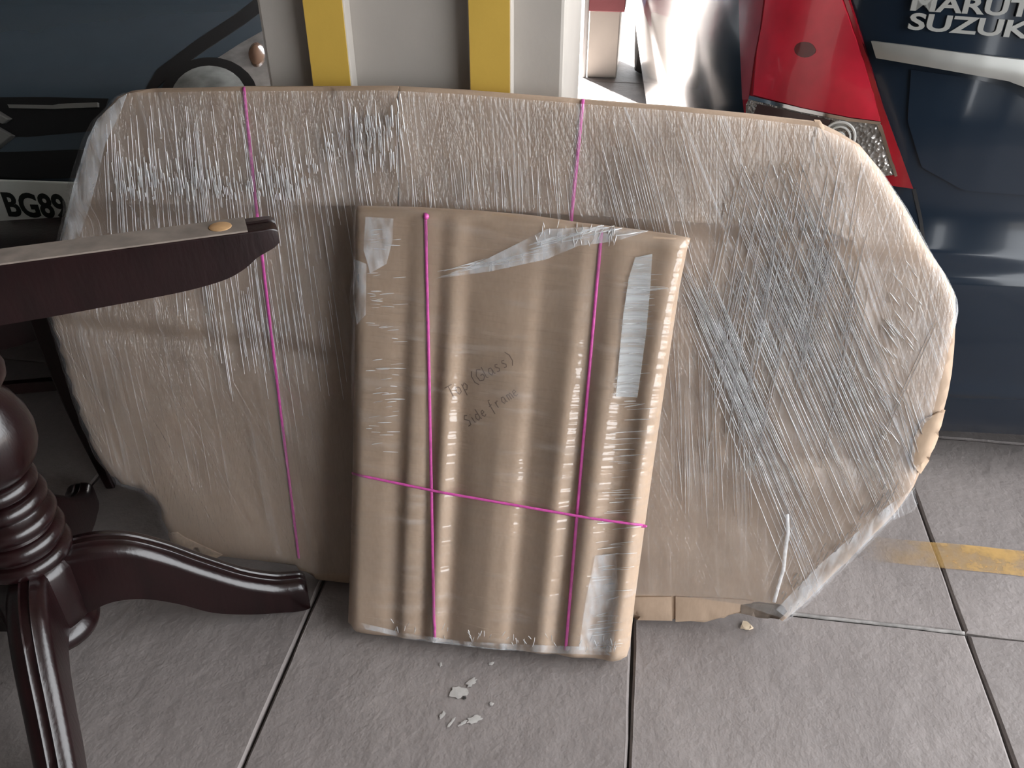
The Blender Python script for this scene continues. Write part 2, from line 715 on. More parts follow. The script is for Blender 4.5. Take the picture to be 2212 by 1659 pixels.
pts = [G(u, S0 + 0.0015 * mnoise.noise(Vector((u * 25, 2, 2))), -0.0012) for u in np.linspace(0.36, 0.668, 50)]
tube('joint_dust', pts, 0.0035, M['dust'], floor, nseg=8)

ceil_ = quad('unseen_ceiling', (-3.6, 5.2, 2.75), (2.15, 5.2, 2.75), (2.15, -6, 2.75), (-3.6, -6, 2.75), 0.3, M['unseen_ceiling'])  # out of view; invented, with edges set to direct the daylight
for k, (yy) in enumerate((-1.2, 1.9, 4.3)):
    o = box('unseen_beam', Vector((-0.65, yy, 2.6)), (2.7, 0, 0), (0, .14, 0), (0, 0, .16), M['unseen_ceiling'], ceil_, bev=0.01)  # out of view, added to be reflected in the car bonnet
wl = quad('unseen_wall_left', (-3.4, -6, 0), (-3.4, 5.4, 0), (-3.4, 5.4, 2.75), (-3.4, -6, 2.75), 0.2, M['wall'])  # out of view, added dark to keep the left side dim
wf = quad('unseen_wall_front', (-3.4, 5.2, 0), (-0.75, 5.2, 0), (-0.75, 5.2, 2.75), (-3.4, 5.2, 2.75), 0.2, M['wall'])  # out of view, added to block sky reflections and darken the left
wr = quad('unseen_wall_right', (2.15, -2.8, 0), (2.15, -6, 0), (2.15, -6, 2.75), (2.15, -2.8, 2.75), 0.2, M['wall'])  # out of view, added to narrow the opening that lets daylight in
wb = quad('unseen_wall_back', (1.6, -4.2, 0), (-3.4, -4.2, 0), (-3.4, -4.2, 2.75), (1.6, -4.2, 2.75), 0.2, M['wall'])  # out of view, added so daylight arrives mostly from the right

# ------------------------------------------------------------------ the big wrapped table top
LEAN = math.radians(15)
BO = Vector((0, 1.108, 0))
BO = G(0, BO.dot(D), 0)
BW = (D * math.sin(LEAN) + UP * math.cos(LEAN)).normalized()
BN = (-D * math.cos(LEAN) + UP * math.sin(LEAN)).normalized()
BT = 0.036


def big_uv(px, py, n=BT * 0.5):
    p = on_plane(px, py, BO + BN * n, BN) - (BO + BN * n)
    return (p.dot(E), p.dot(BW))


def big_pt(u, v, n):
    n -= 1.6 * max(0.0, u - 0.55) ** 2      # the right-hand edge is bent back a little
    return BO + E * u + BW * v + BN * n


OUT_PX = [(262, 206), (285, 196), (330, 191), (430, 189), (530, 186), (700, 186), (850, 185), (1000, 193), (1240, 212), (1450, 228), (1620, 245),
          (1765, 262), (1812, 285), (1856, 312), (1900, 365), (1950, 440), (2000, 530), (2040, 590), (2064, 640), (2066, 668), (2062, 740),
          (2055, 810), (2040, 885), (2010, 975), (1975, 1050), (1935, 1108), (1870, 1172), (1800, 1240), (1740, 1300), (1690, 1342),
          (1672, 1326), (1600, 1322), (1530, 1342), (1430, 1348), (1368, 1343), (1000, 1302), (755, 1272), (690, 1262), (640, 1222),
          (560, 1210), (480, 1202), (430, 1190), (372, 1168), (352, 1125), (345, 1085), (310, 1058), (262, 1045), (215, 985), (185, 920), (158, 840),
          (130, 745), (118, 705), (98, 650), (108, 625), (140, 500), (165, 400), (195, 300), (215, 260)]
big_poly = [big_uv(*p) for p in OUT_PX]
big_poly = [(u, max(v, 0.002)) for u, v in big_poly]


def gauss(x, s):
    return math.exp(-(x / s) ** 2)


def big_h(u, v, d):
    """height of the cardboard above the back plane"""
    k = min(d / 0.014, 1.0)
    prof = math.sqrt(max(0, 1 - (1 - k) ** 2))
    h = BT * 0.5 + BT * 0.5 * prof
    w = 0.0035 * mnoise.noise(Vector((u * 5, v * 9, 3.1))) + 0.002 * mnoise.noise(Vector((u * 14, v * 22, 8.1)))
    # soft cross creases where the sheet buckled
    v1 = 0.475 - 0.03 * (u + .7) + 0.006 * mnoise.noise(Vector((u * 6, 0, 0)))
    w += -0.006 * gauss(v - v1, 0.012) * (1 if u < -0.15 else math.exp(-((u + .15) / .1) ** 2)) + 0.004 * gauss(v - v1 - .03, .02) * (1 if u < -.15 else 0.3)
    if u > 0.2:
        v2 = 0.36 + 0.05 * (u - .4)
        w += -0.005 * gauss(v - v2, 0.014) + 0.004 * gauss(v - v2 + .05, .03)
    return h + w * min(1, d / 0.06)


def ragged(poly, amp, fr, keep):
    out = []
    for (u, v) in poly:
        if v < keep or (u < 0.42 and v > 0.6):
            out.append((u, v))
        else:
            out.append((u + amp * mnoise.noise(Vector((u * fr, v * fr, 1))), v + amp * mnoise.noise(Vector((u * fr, v * fr, 9)))))
    return out


base_b = G(0, BO.dot(D) + 0.02, 0)
big = thing('wrapped_tabletop', 'large oval tabletop packed in brown cardboard and clear film leaning against the grey pillar', 'package', base_b)
poly_f = ragged(resample(big_poly, 0.012), 0.0016, 30, 0.03)
V, tris, dd = fill2d(poly_f, 0.0135)
front = [big_pt(u, v, big_h(u, v, d)) for (u, v), d in zip(V, dd)]
back = [big_pt(u, v, BT * .5 - (BT * .5) * math.sqrt(max(0, 1 - (1 - min(d / .014, 1)) ** 2))) for (u, v), d in zip(V, dd)]
vv, ff = shell(front, back, tris)
body_b = mesh('cardboard', vv, ff, M['card'], big)
autosmooth(body_b, 70)
bvh_b = bvh_of(body_b)

# overlapping upper flaps
LOW = [(190, 436), (400, 437), (700, 440), (868, 441), (1100, 452), (1300, 462), (1490, 474), (1640, 482), (1760, 486), (1850, 520)]
TOPL = OUT_PX[:11]


def flap(px_poly, off=0.0032, th=0.003):
    poly = resample([big_uv(*p) for p in px_poly], 0.015)
    Vf, tf, df = fill2d(poly, 0.014)
    dist = seg_dist(Vf, big_poly)
    low = seg_dist(Vf, [big_uv(*p) for p in LOW], closed=False)
    fr, bk = [], []
    for (u, v), d, l in zip(Vf, dist, low):
        lift = 0.005 * math.exp(-(l / 0.022) ** 2)
        h = big_h(u, v, max(d, 0.0)) + off + lift + 0.003 * mnoise.noise(Vector((u * 7, v * 7, 4)))
        fr.append(big_pt(u, v, h))
        bk.append(big_pt(u, v, h - th))
    a, b = shell(fr, bk, tf)
    o = mesh('flap', a, b, M['card'], big)
    autosmooth(o, 50)
    return o


f1 = flap([(264, 208), (330, 193), (530, 188), (700, 188), (865, 187), (867, 441), (700, 440), (400, 437), (196, 436), (205, 320), (225, 258)])
f2 = flap([(870, 187), (1000, 195), (1240, 214), (1450, 230), (1620, 247), (1762, 264), (1800, 330), (1850, 520), (1760, 486), (1640, 482), (1490, 474), (1300, 462),
           (1100, 452), (871, 441)])
bvh_f = [bvh_of(f1), bvh_of(f2), bvh_b]


class Multi:
    def __init__(self, l):
        self.l = l

    def ray_cast(self, o, d):
        best = (None, None, None, 1e9)
        for b in self.l:
            r = b.ray_cast(o, d)
            if r[0] is not None and r[3] < best[3]:
                best = r
        return best


bvh_big = Multi(bvh_f)

# turned-up lower hem, open corner and torn edge
patch('hem', [(1362, 1288), (1450, 1287), (1452, 1339), (1362, 1337)], bvh_b, M['card'], big, off=0.0032, thick=0.003, step=14, dome=.002)
patch('hem', [(1459, 1287), (1560, 1291), (1630, 1296), (1600, 1318), (1530, 1337), (1459, 1341)], bvh_b, M['card'], big, off=0.0032, thick=0.003, step=14, dome=.002)
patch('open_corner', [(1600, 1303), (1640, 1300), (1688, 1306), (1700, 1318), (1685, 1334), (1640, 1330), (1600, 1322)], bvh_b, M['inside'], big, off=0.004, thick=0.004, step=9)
patch('torn_edge', [(366, 1150), (384, 1148), (398, 1158), (440, 1178), (482, 1197), (470, 1203), (425, 1190), (392, 1176), (374, 1170)], bvh_b, M['cardedge'], big, off=0.004, thick=0.003, step=8)
for pl in ([(1757, 264), (1768, 264), (1778, 280), (1768, 310), (1760, 330), (1755, 300)], [(1992, 905), (2036, 884), (2022, 940), (2006, 985), (1984, 1020), (1966, 1000), (1972, 945)]):
    patch('folded_edge', pl, bvh_b, M['card2'], big, off=0.0045, thick=0.003, step=9, dome=0.002)


def cord(name, px, bvh, parent, r=0.0028, off=0.0018, m=None, taut=None):
    P = resample(px, 14, closed=False)
    pts = []
    for p in P:
        l, n = hit(bvh, *p)
        if l is not None:
            pts.append((l + n * off, n))
    if taut:
        q = [p[0].copy() for p in pts]
        for _ in range(700):
            for i in range(1, len(q) - 1):
                m_ = (q[i - 1] + q[i + 1]) / 2
                q[i] = m_ if (m_ - pts[i][0]).dot(taut) > 0 else pts[i][0]
        pts = [(a, taut) for a in q]
    return tube(name, pts, r, m or M['string'], parent, nseg=6, flat=(r, r * 0.45))


cord('string', [(527, 190), (536, 270), (548, 370), (556, 470), (566, 560), (578, 680), (596, 830), (614, 960), (632, 1110), (646, 1205)], bvh_big, big, taut=BN)
cord('string', [(1259, 216), (1252, 290), (1243, 380), (1235, 462), (1228, 540), (1220, 640), (1214, 760)], bvh_big, big, taut=BN)

# stretch film over everything
FILM_PX = [(255, 215), (285, 200), (330, 200), (530, 196), (700, 196), (850, 195), (1000, 203), (1240, 222), (1450, 238), (1620, 255),
           (1755, 272), (1800, 290), (1850, 316), (1900, 372), (1950, 446), (2000, 536), (2040, 594), (2064, 644), (2064, 668), (2040, 740),
           (2010, 860), (1985, 960), (1965, 1030), (1980, 1084), (1972, 1100), (1925, 1122), (1868, 1180), (1798, 1248), (1738, 1308), (1700, 1336),
           (1680, 1318), (1600, 1290), (1500, 1275), (1368, 1268), (1000, 1250), (755, 1225), (690, 1225), (640, 1205),
           (560, 1195), (430, 1180), (365, 1155), (345, 1080), (310, 1050), (262, 1035), (210, 985), (180, 920), (152, 840),
           (124, 745), (112, 705), (92, 650), (100, 620), (130, 500), (156, 400), (188, 300), (208, 262)]
film_poly = resample([big_uv(*p) for p in FILM_PX], 0.014)
Vm, tm, dm = fill2d(film_poly, 0.0115)
dist = seg_dist(Vm, big_poly)
ins = inside(Vm, big_poly)
low_uv = [big_uv(*p) for p in LOW]
low = seg_dist(Vm, low_uv, closed=False)
lowline_u = np.array([p[0] for p in low_uv])
lowline_v = np.array([p[1] for p in low_uv])
fv = []
for (u, v), d, i, l in zip(Vm, dist, ins, low):
    h = big_h(u, v, d if i else 0.0)
    vl = np.interp(u, lowline_u, lowline_v)
    if v > vl - 0.02 and u < 0.75:
        h += 0.0085 * min(1, (v - vl + 0.02) / 0.02)
        h += 0.005 * math.exp(-(l / 0.03) ** 2)
    h += 0.0055 + 0.0010 * mnoise.noise(Vector((u * 30, v * 4, 2))) + 0.0005 * mnoise.noise(Vector((u * 70, v * 6, 5)))
    fv.append(big_pt(u, v, h))
left_e = big_uv(1480, 640)
left_f = big_uv(1740, 1300)
t2 = -(left_f[0] - left_e[0]) / (left_f[1] - left_e[1])      # pleats that run down to the right
p2 = left_e[0] + t2 * left_e[1]
print('film pleat tilt', t2, p2)
M['film'] = film('clear stretch film', [
    (0.10, 330, 1.2, 0.55, 0.78, 0.34, [('u', 0.40, 0.25), ('v', 0.02, 0.35)]),
    (0.16, 60, 0.9, 0.55, 0.78, 0.14, [('u', 0.42, 0.3)]),
    (t2, 240, 0.7, 0.50, 0.74, 0.40, [('p', p2 - 0.01, p2 + 0.03)]),
    (t2, 30, 0.8, 0.15, 0.85, 0.17, [('u', 0.20, 0.32), ('u', 0.66, 0.46), ('v', 0.25, 0.45), ('v', 0.66, 0.56)]),
    (-0.20, 260, 0.8, 0.50, 0.74, 0.40, [('u', 0.25, 0.36)]),
], haze=0.05, gl=0.05)
flm = mesh('stretch_film', fv, tm, M['film'], big, uv=Vm)
bvh_film = bvh_of(flm)

# single pleats gathered in the film
mp, ntp, pp, outp = mat('gathered film pleat')
pp.inputs['Base Color'].default_value = (0.86, 0.86, 0.87, 1)
pp.inputs['Roughness'].default_value = 0.22
pp.inputs['Specular IOR Level'].default_value = 0.8
ntp.links.new(rng(ntp, noise_n(ntp, coord(ntp), 30, 3), 0.3, 0.7, 0.35, 0.85), pp.inputs['Alpha'])
M['pleat'] = mp


mv, ntv, pv, ov = mat('stretch film with painted glare')
pv.inputs['Base Color'].default_value = (0.80, 0.82, 0.85, 1)
pv.inputs['Roughness'].default_value = 0.16
pv.inputs['Specular IOR Level'].default_value = 0.7
vv_ = coord(ntv, 'Object', (60, 60, 14))
ntv.links.new(rng(ntv, noise_n(ntv, vv_, 1.0, 4), 0.3, 0.7, 0.04, 0.32), pv.inputs['Alpha'])
bump(ntv, noise_n(ntv, vv_, 1.3, 3), 0.5, 0.004, pv.inputs['Normal'])
M['veil'] = mv


def pleats(name, lines, bvh, parent, wid=(0.0004, 0.0011), off=0.0012, keep=None):
    verts, faces = [], []
    for (x0, y0, x1, y1) in lines:
        n = max(4, int(math.hypot(x1 - x0, y1 - y0) / 22))
        w = random.uniform(*wid)
        row = []
        for i in range(n + 1):
            t = i / n
            x, y = x0 + (x1 - x0) * t, y0 + (y1 - y0) * t
            if keep is not None and not keep(x, y):
                continue
            l, nn = hit(bvh, x, y)
            if l is not None:
                row.append((l, nn))
        if len(row) < 3:
            continue
        b = len(verts)
        for i, (l, nn) in enumerate(row):
            t = (row[min(i + 1, len(row) - 1)][0] - row[max(i - 1, 0)][0]).normalized()
            s = t.cross(nn).normalized()
            k = w * (0.35 + 0.65 * math.sin(math.pi * min(1, max(0, i / (len(row) - 1)))))
            verts += [l - s * k + nn * 0.0003, l + nn * (off + k), l + s * k + nn * 0.0003]
        for i in range(len(row) - 1):
            q = b + 3 * i
            faces += [(q, q + 3, q + 4, q + 1), (q + 1, q + 4, q + 5, q + 2)]
    o = mesh(name, verts, faces, M['pleat'], parent)
    o['kind'] = 'stuff'
    return o


out_np = np.array(OUT_PX, float)


def in_out(x, y):
    return bool(inside(np.array([[x, y]]), out_np)[0]) and seg_dist(np.array([[x, y]]), out_np)[0] > 8


R = random.Random(11)
L = []
for i in range(150):        # down to the right, over the right half
    t = R.random()
    x0 = 1470 + 290 * R.random()
    y0 = R.uniform(330, 640) if x0 > 1560 else R.uniform(560, 700)
    ln = R.uniform(160, 620)
    sl = 0.44 + R.uniform(-.05, .04)
    L.append((x0, y0, x0 + sl * ln, y0 + ln))
for k in range(8):         # the gathered left hem of that turn
    x0 = 1474 + k * 2.6
    L.append((x0, 585 + k * 2, x0 + 0.475 * 560, 585 + k * 2 + 560 + R.uniform(-60, 130)))
for i in range(100):        # crossing turn, down to the left
    x0 = R.uniform(1560, 1880)
    y0 = R.uniform(330, 640)
    ln = R.uniform(120, 430)
    L.append((x0, y0, x0 - (0.20 + R.uniform(-.06, .05)) * ln, y0 + ln))
L += [(2020, 690, 1880, 990), (2024, 696, 1884, 995), (1950, 860, 1990, 1000), (1962, 850, 2000, 960), (1940, 880, 1975, 1010)]
pleats('film_pleats', L, bvh_film, big, wid=(0.0004, 0.0011), keep=in_out)
L = []
for i in range(150):        # left half, nearly upright
    x0 = R.uniform(225, 770)
    y0 = R.uniform(225, 430)
    ln = R.uniform(60, 330)
    L.append((x0, y0, x0 + (0.06 + 0.10 * (x0 - 225) / 500 + R.uniform(-.02, .02)) * ln, y0 + ln))
for i in range(60):
    x0 = R.uniform(430, 720)
    y0 = R.uniform(560, 700)
    ln = R.uniform(60, 240)
    L.append((x0, y0, x0 + 0.15 * ln, y0 + ln))
for i in range(70):
    x0 = R.uniform(740, 1230)
    y0 = R.uniform(330, 400) if x0 > 880 else R.uniform(210, 330)
    L.append((x0, y0, x0 + R.uniform(2, 14), y0 + R.uniform(60, 150)))
for i in range(50):
    x0 = R.uniform(1290, 1480)
    y0 = R.uniform(260, 420)
    ln = R.uniform(80, 200)
    L.append((x0, y0, x0 + 0.25 * ln, y0 + ln))
for i in range(60):
    x0 = R.uniform(1440, 1640)
    y0 = R.uniform(650, 950)
    L.append((x0, y0, x0 + R.uniform(0, 14), y0 + R.uniform(80, 260)))
pleats('film_pleats', L, bvh_film, big, wid=(0.0002, 0.0006), keep=in_out)
# short creases in puckered film, coloured white to paint its glints
L = []
for i in range(230):
    x0 = R.uniform(240, 870)
    yb = 436 if x0 < 640 else 436 - 130 * max(0, math.sin((x0 - 640) / 230 * math.pi * .6))
    y0 = yb - abs(R.gauss(0, 34))
    ln = R.uniform(6, 46)
    L.append((x0, y0 - ln, x0 + 0.14 * ln, y0))
for i in range(50):
    x0 = R.uniform(765, 860)
    y0 = R.uniform(270, 380)
    ln = R.uniform(14, 60)
    L.append((x0, y0 - ln, x0 + 0.05 * ln, y0))
for i in range(60):
    t = R.random()
    x0 = 1960 - 60 * t + R.gauss(0, 18)
    y0 = 600 + 400 * t + R.gauss(0, 20)
    ln = R.uniform(6, 40)
    L.append((x0 - ln * .6, y0 - ln * .8, x0, y0))
for i in range(50):
    t = R.random()
    x0 = 1950 - 250 * t + R.gauss(0, 8) - 20
    y0 = 1080 + 240 * t + R.gauss(0, 8) - 20
    ln = R.uniform(6, 22)
    L.append((x0, y0, x0 + ln * .6, y0 - ln))
for i in range(45):
    x0 = R.uniform(1560, 1800)
    y0 = R.uniform(320, 520)
    ln = R.uniform(5, 30)
    L.append((x0, y0, x0 + .3 * ln, y0 + ln))
pleats('film_crease_glints', L, bvh_film, big, wid=(0.0004, 0.0013), off=0.0018, keep=in_out)
for pl in ([(258, 214), (275, 204), (262, 240), (228, 310), (212, 380), (196, 440), (176, 500), (160, 560), (146, 640), (124, 655), (96, 652), (104, 620), (136, 500), (160, 400), (190, 300), (212, 258)],
           [(1968, 1060), (1976, 1052), (1936, 1110), (1870, 1174), (1800, 1242), (1742, 1300), (1700, 1334), (1676, 1316), (1720, 1270), (1780, 1210), (1850, 1150), (1920, 1090)]):
    patch('film_with_glare', pl, bvh_film, M['veil'], big, off=0.0016, thick=0.001, step=11)
# gathered film rope near the lower corner
cord('film_rope', [(1700, 1110), (1702, 1150), (1696, 1190), (1692, 1230), (1680, 1270), (1672, 1300)], bvh_film, big, r=0.0032, off=0.001, m=M['pleat'])

# cream scrap of card on the floor
c = on_floor(1612, 1350, 0.003)
v = []
for k in (0.0, 0.003):
    for i in range(10):
        a = 2 * math.pi * i / 10
        r = (0.012, 0.009, 0.011, 0.013, 0.010, 0.012, 0.008, 0.011, 0.012, 0.009)[i]
        v.append(c + Vector((r * math.cos(a), r * 0.8 * math.sin(a) - 0.006 * (math.cos(a) ** 2), k - 0.003 + 0.002 * math.sin(2 * a) ** 2)))
f = [tuple(range(10))[::-1], tuple(range(10, 20))] + [(i, (i + 1) % 10, 10 + (i + 1) % 10, 10 + i) for i in range(10)]
o = mesh('card_scrap', v, f, plain('cream card', (0.62, 0.50, 0.36), 0.8), None, loc=c - UP * .003, sm=False)
o['label'] = 'small cream scrap of card on the floor below the open package corner'
o['category'] = 'scrap'

# ------------------------------------------------------------------ the small wrapped package
SY = math.radians(7.6)
SE = Vector((math.cos(SY), -math.sin(SY), 0))
SD = Vector((math.sin(SY), math.cos(SY), 0))
ST = 0.042
SLEAN = math.radians(18.3)
SO = SD * (Vector((-0.047, 1.012, 0)).dot(SD))
SW = (SD * math.sin(SLEAN) + UP * math.cos(SLEAN)).normalized()
SN = (-SD * math.cos(SLEAN) + UP * math.sin(SLEAN)).normalized()


def sm_uv(px, py, n=ST * 0.5):
    p = on_plane(px, py, SO + SN * n, SN) - (SO + SN * n)
    return (p.dot(SE), p.dot(SW))


def sm_pt(u, v, n):
    return SO + SE * u + SW * v + SN * n


S_PX = [(768, 452), (774, 444), (900, 447), (1040, 455), (1150, 465), (1250, 480), (1350, 492), (1440, 504), (1492, 514),
        (1484, 540), (1468, 620), (1441, 800), (1412, 1000), (1391, 1150), (1371, 1300), (1361, 1395), (1354, 1418), (1322, 1425),
        (1230, 1421), (1100, 1413), (980, 1402), (880, 1388), (800, 1370), (764, 1356), (752, 1336), (757, 1200), (762, 1000), (765, 800), (767, 600)]
s_poly = [(u, max(v, 0.001)) for u, v in (sm_uv(*p) for p in S_PX)]
RX = [765, 790, 850, 885, 905, 935, 952, 974, 982, 1010, 1050, 1100, 1140, 1162, 1195, 1235, 1266, 1300, 1316, 1346, 1372, 1392, 1402, 1440]
RH = [0, 4, 3, 0.5, 5, 3.5, 0, 6.5, 7, 0, 3.5, 6, 5, 1, 3, 7, 0, 7, 7, 1.5, 1, 6, 7, 0]
RF = [(x - 765) / (1436 - 765) for x in RX]
uL = [p for p in s_poly if p[0] < -0.2]


def edge_u(v):
    l = np.interp(v, [0, 0.75], [sm_uv(756, 1350)[0], sm_uv(768, 450)[0]])
    r = np.interp(v, [0, 0.75], [sm_uv(1356, 1415)[0], sm_uv(1490, 515)[0]])
    return l, r


def sm_h(u, v, d):
    k = min(d / 0.010, 1.0)
    prof = math.sqrt(max(0, 1 - (1 - k) ** 2))
    l, r = edge_u(v)
    f = (u - l) / (r - l)
    rel = 0.0
    for q in range(5):
        rel += np.interp(f + (q - 2) * 0.0035, RF, RH) / 5
    fade = 0.25 + 0.95 * min(1, max(0, (0.70 - v) / 0.35))
    w = 0.0019 * rel * fade + 0.0012 * mnoise.noise(Vector((u * 9, v * 7, 2.2)))
    return ST * .5 + (ST * .5 - 0.004) * prof + w * min(1, d / 0.02)


base_s = SO + SE * (-0.047) + SD * 0.02
small = thing('wrapped_parcel', 'smaller upright cardboard parcel with fluted front leaning on the big oval package', 'package', base_s)
Vs, ts, ds = fill2d(resample(s_poly, 0.008), 0.0075)
front = [sm_pt(u, v, sm_h(u, v, d)) for (u, v), d in zip(Vs, ds)]
back = [sm_pt(u, v, ST * .5 * (1 - math.sqrt(max(0, 1 - (1 - min(d / .010, 1)) ** 2)))) for (u, v), d in zip(Vs, ds)]
vv, ff = shell(front, back, ts)
body_s = mesh('cardboard', vv, ff, M['card2'], small)
autosmooth(body_s, 70)
bvh_s = bvh_of(body_s)
cord('string', [(919, 462), (921, 520), (926, 640), (930, 800), (932, 1000), (935, 1150), (936, 1300), (940, 1392)], bvh_s, small, r=0.0027, taut=SN)
cord('string', [(1299, 500), (1294, 560), (1286, 660), (1272, 800), (1258, 960), (1246, 1100), (1236, 1220), (1228, 1330), (1222, 1418)], bvh_s, small, r=0.0027, taut=SN)
cord('string', [(764, 1023), (850, 1042), (930, 1057), (1020, 1077), (1140, 1099), (1245, 1114), (1320, 1124), (1398, 1136)], bvh_s, small, r=0.0024, off=0.0026, taut=SN)
kn, nn_ = hit(bvh_s, 1386, 1136)
if kn:
    lathe('knot', kn + nn_ * 0.002, [(-0.003, 0.001), (0, 0.006), (0.003, 0.005), (0.005, 0.001)], M['string'], small, seg=10, axis=nn_, x=SE)
kn, nn_ = hit(bvh_s, 921, 468)
if kn:
    lathe('knot', kn + nn_ * 0.002, [(-0.003, 0.001), (0, 0.005), (0.003, 0.004), (0.005, 0.001)], M['string'], small, seg=10, axis=nn_, x=SE)

# pencilled words on the front
GL = {
    'T': [[(0, 1), (.8, 1)], [(.4, 1), (.35, 0)]],
    'o': [[(.5, .55), (.2, .6), (.05, .3), (.2, 0), (.5, .1), (.55, .4), (.4, .58)]],
    'p': [[(.1, .6), (.05, -.4)], [(.08, .4), (.4, .6), (.55, .3), (.3, 0), (.08, .1)]],
    '(': [[(.35, 1.1), (.1, .7), (.1, .2), (.35, -.15)]],
    ')': [[(.1, 1.1), (.35, .7), (.35, .2), (.1, -.15)]],
    'G': [[(.75, .85), (.4, 1), (.08, .6), (.15, .1), (.5, 0), (.75, .2), (.75, .45), (.45, .45)]],
    'l': [[(.15, 1), (.1, .1), (.25, 0)]],
    'a': [[(.5, .55), (.2, .58), (.05, .25), (.2, 0), (.45, .2), (.5, .55), (.5, .05), (.62, 0)]],
    's': [[(.45, .55), (.2, .6), (.1, .45), (.4, .2), (.3, 0), (.05, .05)]],
    'S': [[(.6, .9), (.3, 1), (.08, .75), (.5, .4), (.4, .05), (.05, .05)]],
    'i': [[(.15, .55), (.15, .05), (.3, 0)], [(.16, .8), (.18, .83)]],
    'd': [[(.5, .5), (.2, .58), (.05, .25), (.2, 0), (.45, .15)], [(.52, 1), (.5, .05), (.65, 0)]],
    'e': [[(.08, .3), (.45, .35), (.4, .58), (.15, .5), (.08, .2), (.25, 0), (.5, .1)]],
    'f': [[(.5, .95), (.3, 1), (.2, .6), (.15, -.3)], [(.02, .5), (.4, .55)]],
    'r': [[(.1, .55), (.1, 0)], [(.1, .35), (.3, .58), (.45, .5)]],
    'm': [[(.08, .55), (.08, 0)], [(.08, .4), (.25, .58), (.35, .4), (.35, 0)], [(.35, .4), (.52, .58), (.62, .4), (.65, 0)]],
    'b': [[(.1, 1), (.08, .05), (.35, 0), (.5, .3), (.3, .55), (.1, .4)]],
    ' ': [],
}


def write_line(text, x0, y0, x1, y1, size, verts, faces):
    n = sum(0.45 if ch in 'il() ' else .75 for ch in text)
    dx, dy = x1 - x0, y1 - y0
    ln = math.hypot(dx, dy)
    ux, uy = dx / ln, dy / ln
    adv = ln / n
    pos = 0.0
    for ch in text:
        for st in GL[ch]:
            P = []
            for (a, b) in st:
                X = pos + a * adv * 0.95
                P.append((x0 + ux * X + uy * b * size, y0 + uy * X - ux * b * size))
            P = resample(P, 4, closed=False)
            row = []
            for p in P:
                l, nn = hit(bvh_s, *p)
                if l is not None:
                    row.append((l, nn))
            if len(row) < 2:
                continue
            q = len(verts)
            for i, (l, nn) in enumerate(row):
                t = (row[min(i + 1, len(row) - 1)][0] - row[max(i - 1, 0)][0]).normalized()
                s = t.cross(nn).normalized()
                verts += [l - s * 0.0008 + nn * 0.0007, l + s * 0.0008 + nn * 0.0007]
            for i in range(len(row) - 1):
                faces.append((q + 2 * i, q + 2 * i + 2, q + 2 * i + 3, q + 2 * i + 1))
        pos += adv * (0.45 if ch in 'il() ' else .75)


for args in (('Top (Glass)', 974, 862, 1112, 782, 27), ('Side frame', 1012, 922, 1124, 850, 25)):
    wv, wf = [], []
    write_line(*args, wv, wf)
    mesh('handwriting', wv, wf, M['ink'], small)

# film of the parcel: a looser turn across its upper part
SF_PX = [(764, 450), (772, 440), (900, 446), (1040, 454), (1150, 464), (1250, 479), (1350, 491), (1440, 503), (1490, 513),
         (1484, 540), (1468, 620), (1441, 800), (1412, 1000), (1391, 1150), (1371, 1300), (1361, 1395), (1354, 1416), (1322, 1421),
         (1230, 1417), (1100, 1409), (980, 1398), (880, 1384), (800, 1366), (764, 1352), (752, 1334), (757, 1200), (762, 1000), (760, 800), (762, 690), (758, 640), (763, 600)]
sf_poly = resample([(u, max(v, 0.001)) for u, v in (sm_uv(*p) for p in SF_PX)], 0.009)
Vq, tq, dq = fill2d(sf_poly, 0.0085)
dist = seg_dist(Vq, s_poly)
ins = inside(Vq, s_poly)
sv = []
for (u, v), d, i in zip(Vq, dist, ins):
    h = sm_h(u, v, d if i else 0.0) * 0.6 + 0.4 * (ST + 0.001)
    h = max(h, sm_h(u, v, d if i else 0) + 0.0035) if d > 0.004 else sm_h(u, v, d if i else 0) + 0.0035
    h += 0.0006 * mnoise.noise(Vector((u * 12, v * 60, 2)))
    sv.append(sm_pt(u, v, h))
M['film2'] = film('clear parcel film', [
    (4.0, 8, 60, 0.50, 0.78, 0.16, []),
    (9.0, 5, 40, 0.52, 0.76, 0.16, [('u', -0.05, 0.15)]),
], haze=0.03, gl=0.055, rough=0.1, bump_d=0.003)
flm_s = mesh('stretch_film', sv, tq, M['film2'], small, uv=Vq)
bvh_sf = bvh_of(flm_s)
L = []
for i in range(46):         # loose hem gathered below the top edge
    t = R.random()
    x0 = 930 + 440 * t
    y0 = np.interp(x0, [930, 1100, 1150, 1250, 1370], [596, 560, 530, 505, 500]) + R.uniform(-8, 8)
    ln = R.uniform(30, 110)
    L.append((x0, y0, x0 + ln, y0 - ln * R.uniform(.12, .35)))
for i in range(40):
    x0 = R.uniform(1160, 1330)
    y0 = R.uniform(490, 535)
    L.append((x0, y0, x0 + R.uniform(-6, 12), y0 - R.uniform(8, 26)))
for i in range(90):         # across the right-hand flute
    y0 = R.uniform(560, 1400)
    x0 = np.interp(y0, [540, 860, 1400], [1365, 1330, 1270]) + R.uniform(-12, 30)
    L.append((x0, y0, x0 + R.uniform(20, 75), y0 - R.uniform(0, 8)))
for i in range(60):
    y0 = R.uniform(470, 1000)
    x0 = R.uniform(790, 850)
    L.append((x0, y0, x0 + R.uniform(12, 34), y0 - R.uniform(-2, 4)))
for i in range(50):
    x0 = R.uniform(850, 1330)
    y0 = np.interp(x0, [770, 980, 1340], [1352, 1390, 1412]) + R.uniform(-26, 0)
    L.append((x0, y0, x0 + R.uniform(-8, 8), y0 - R.uniform(6, 16)))
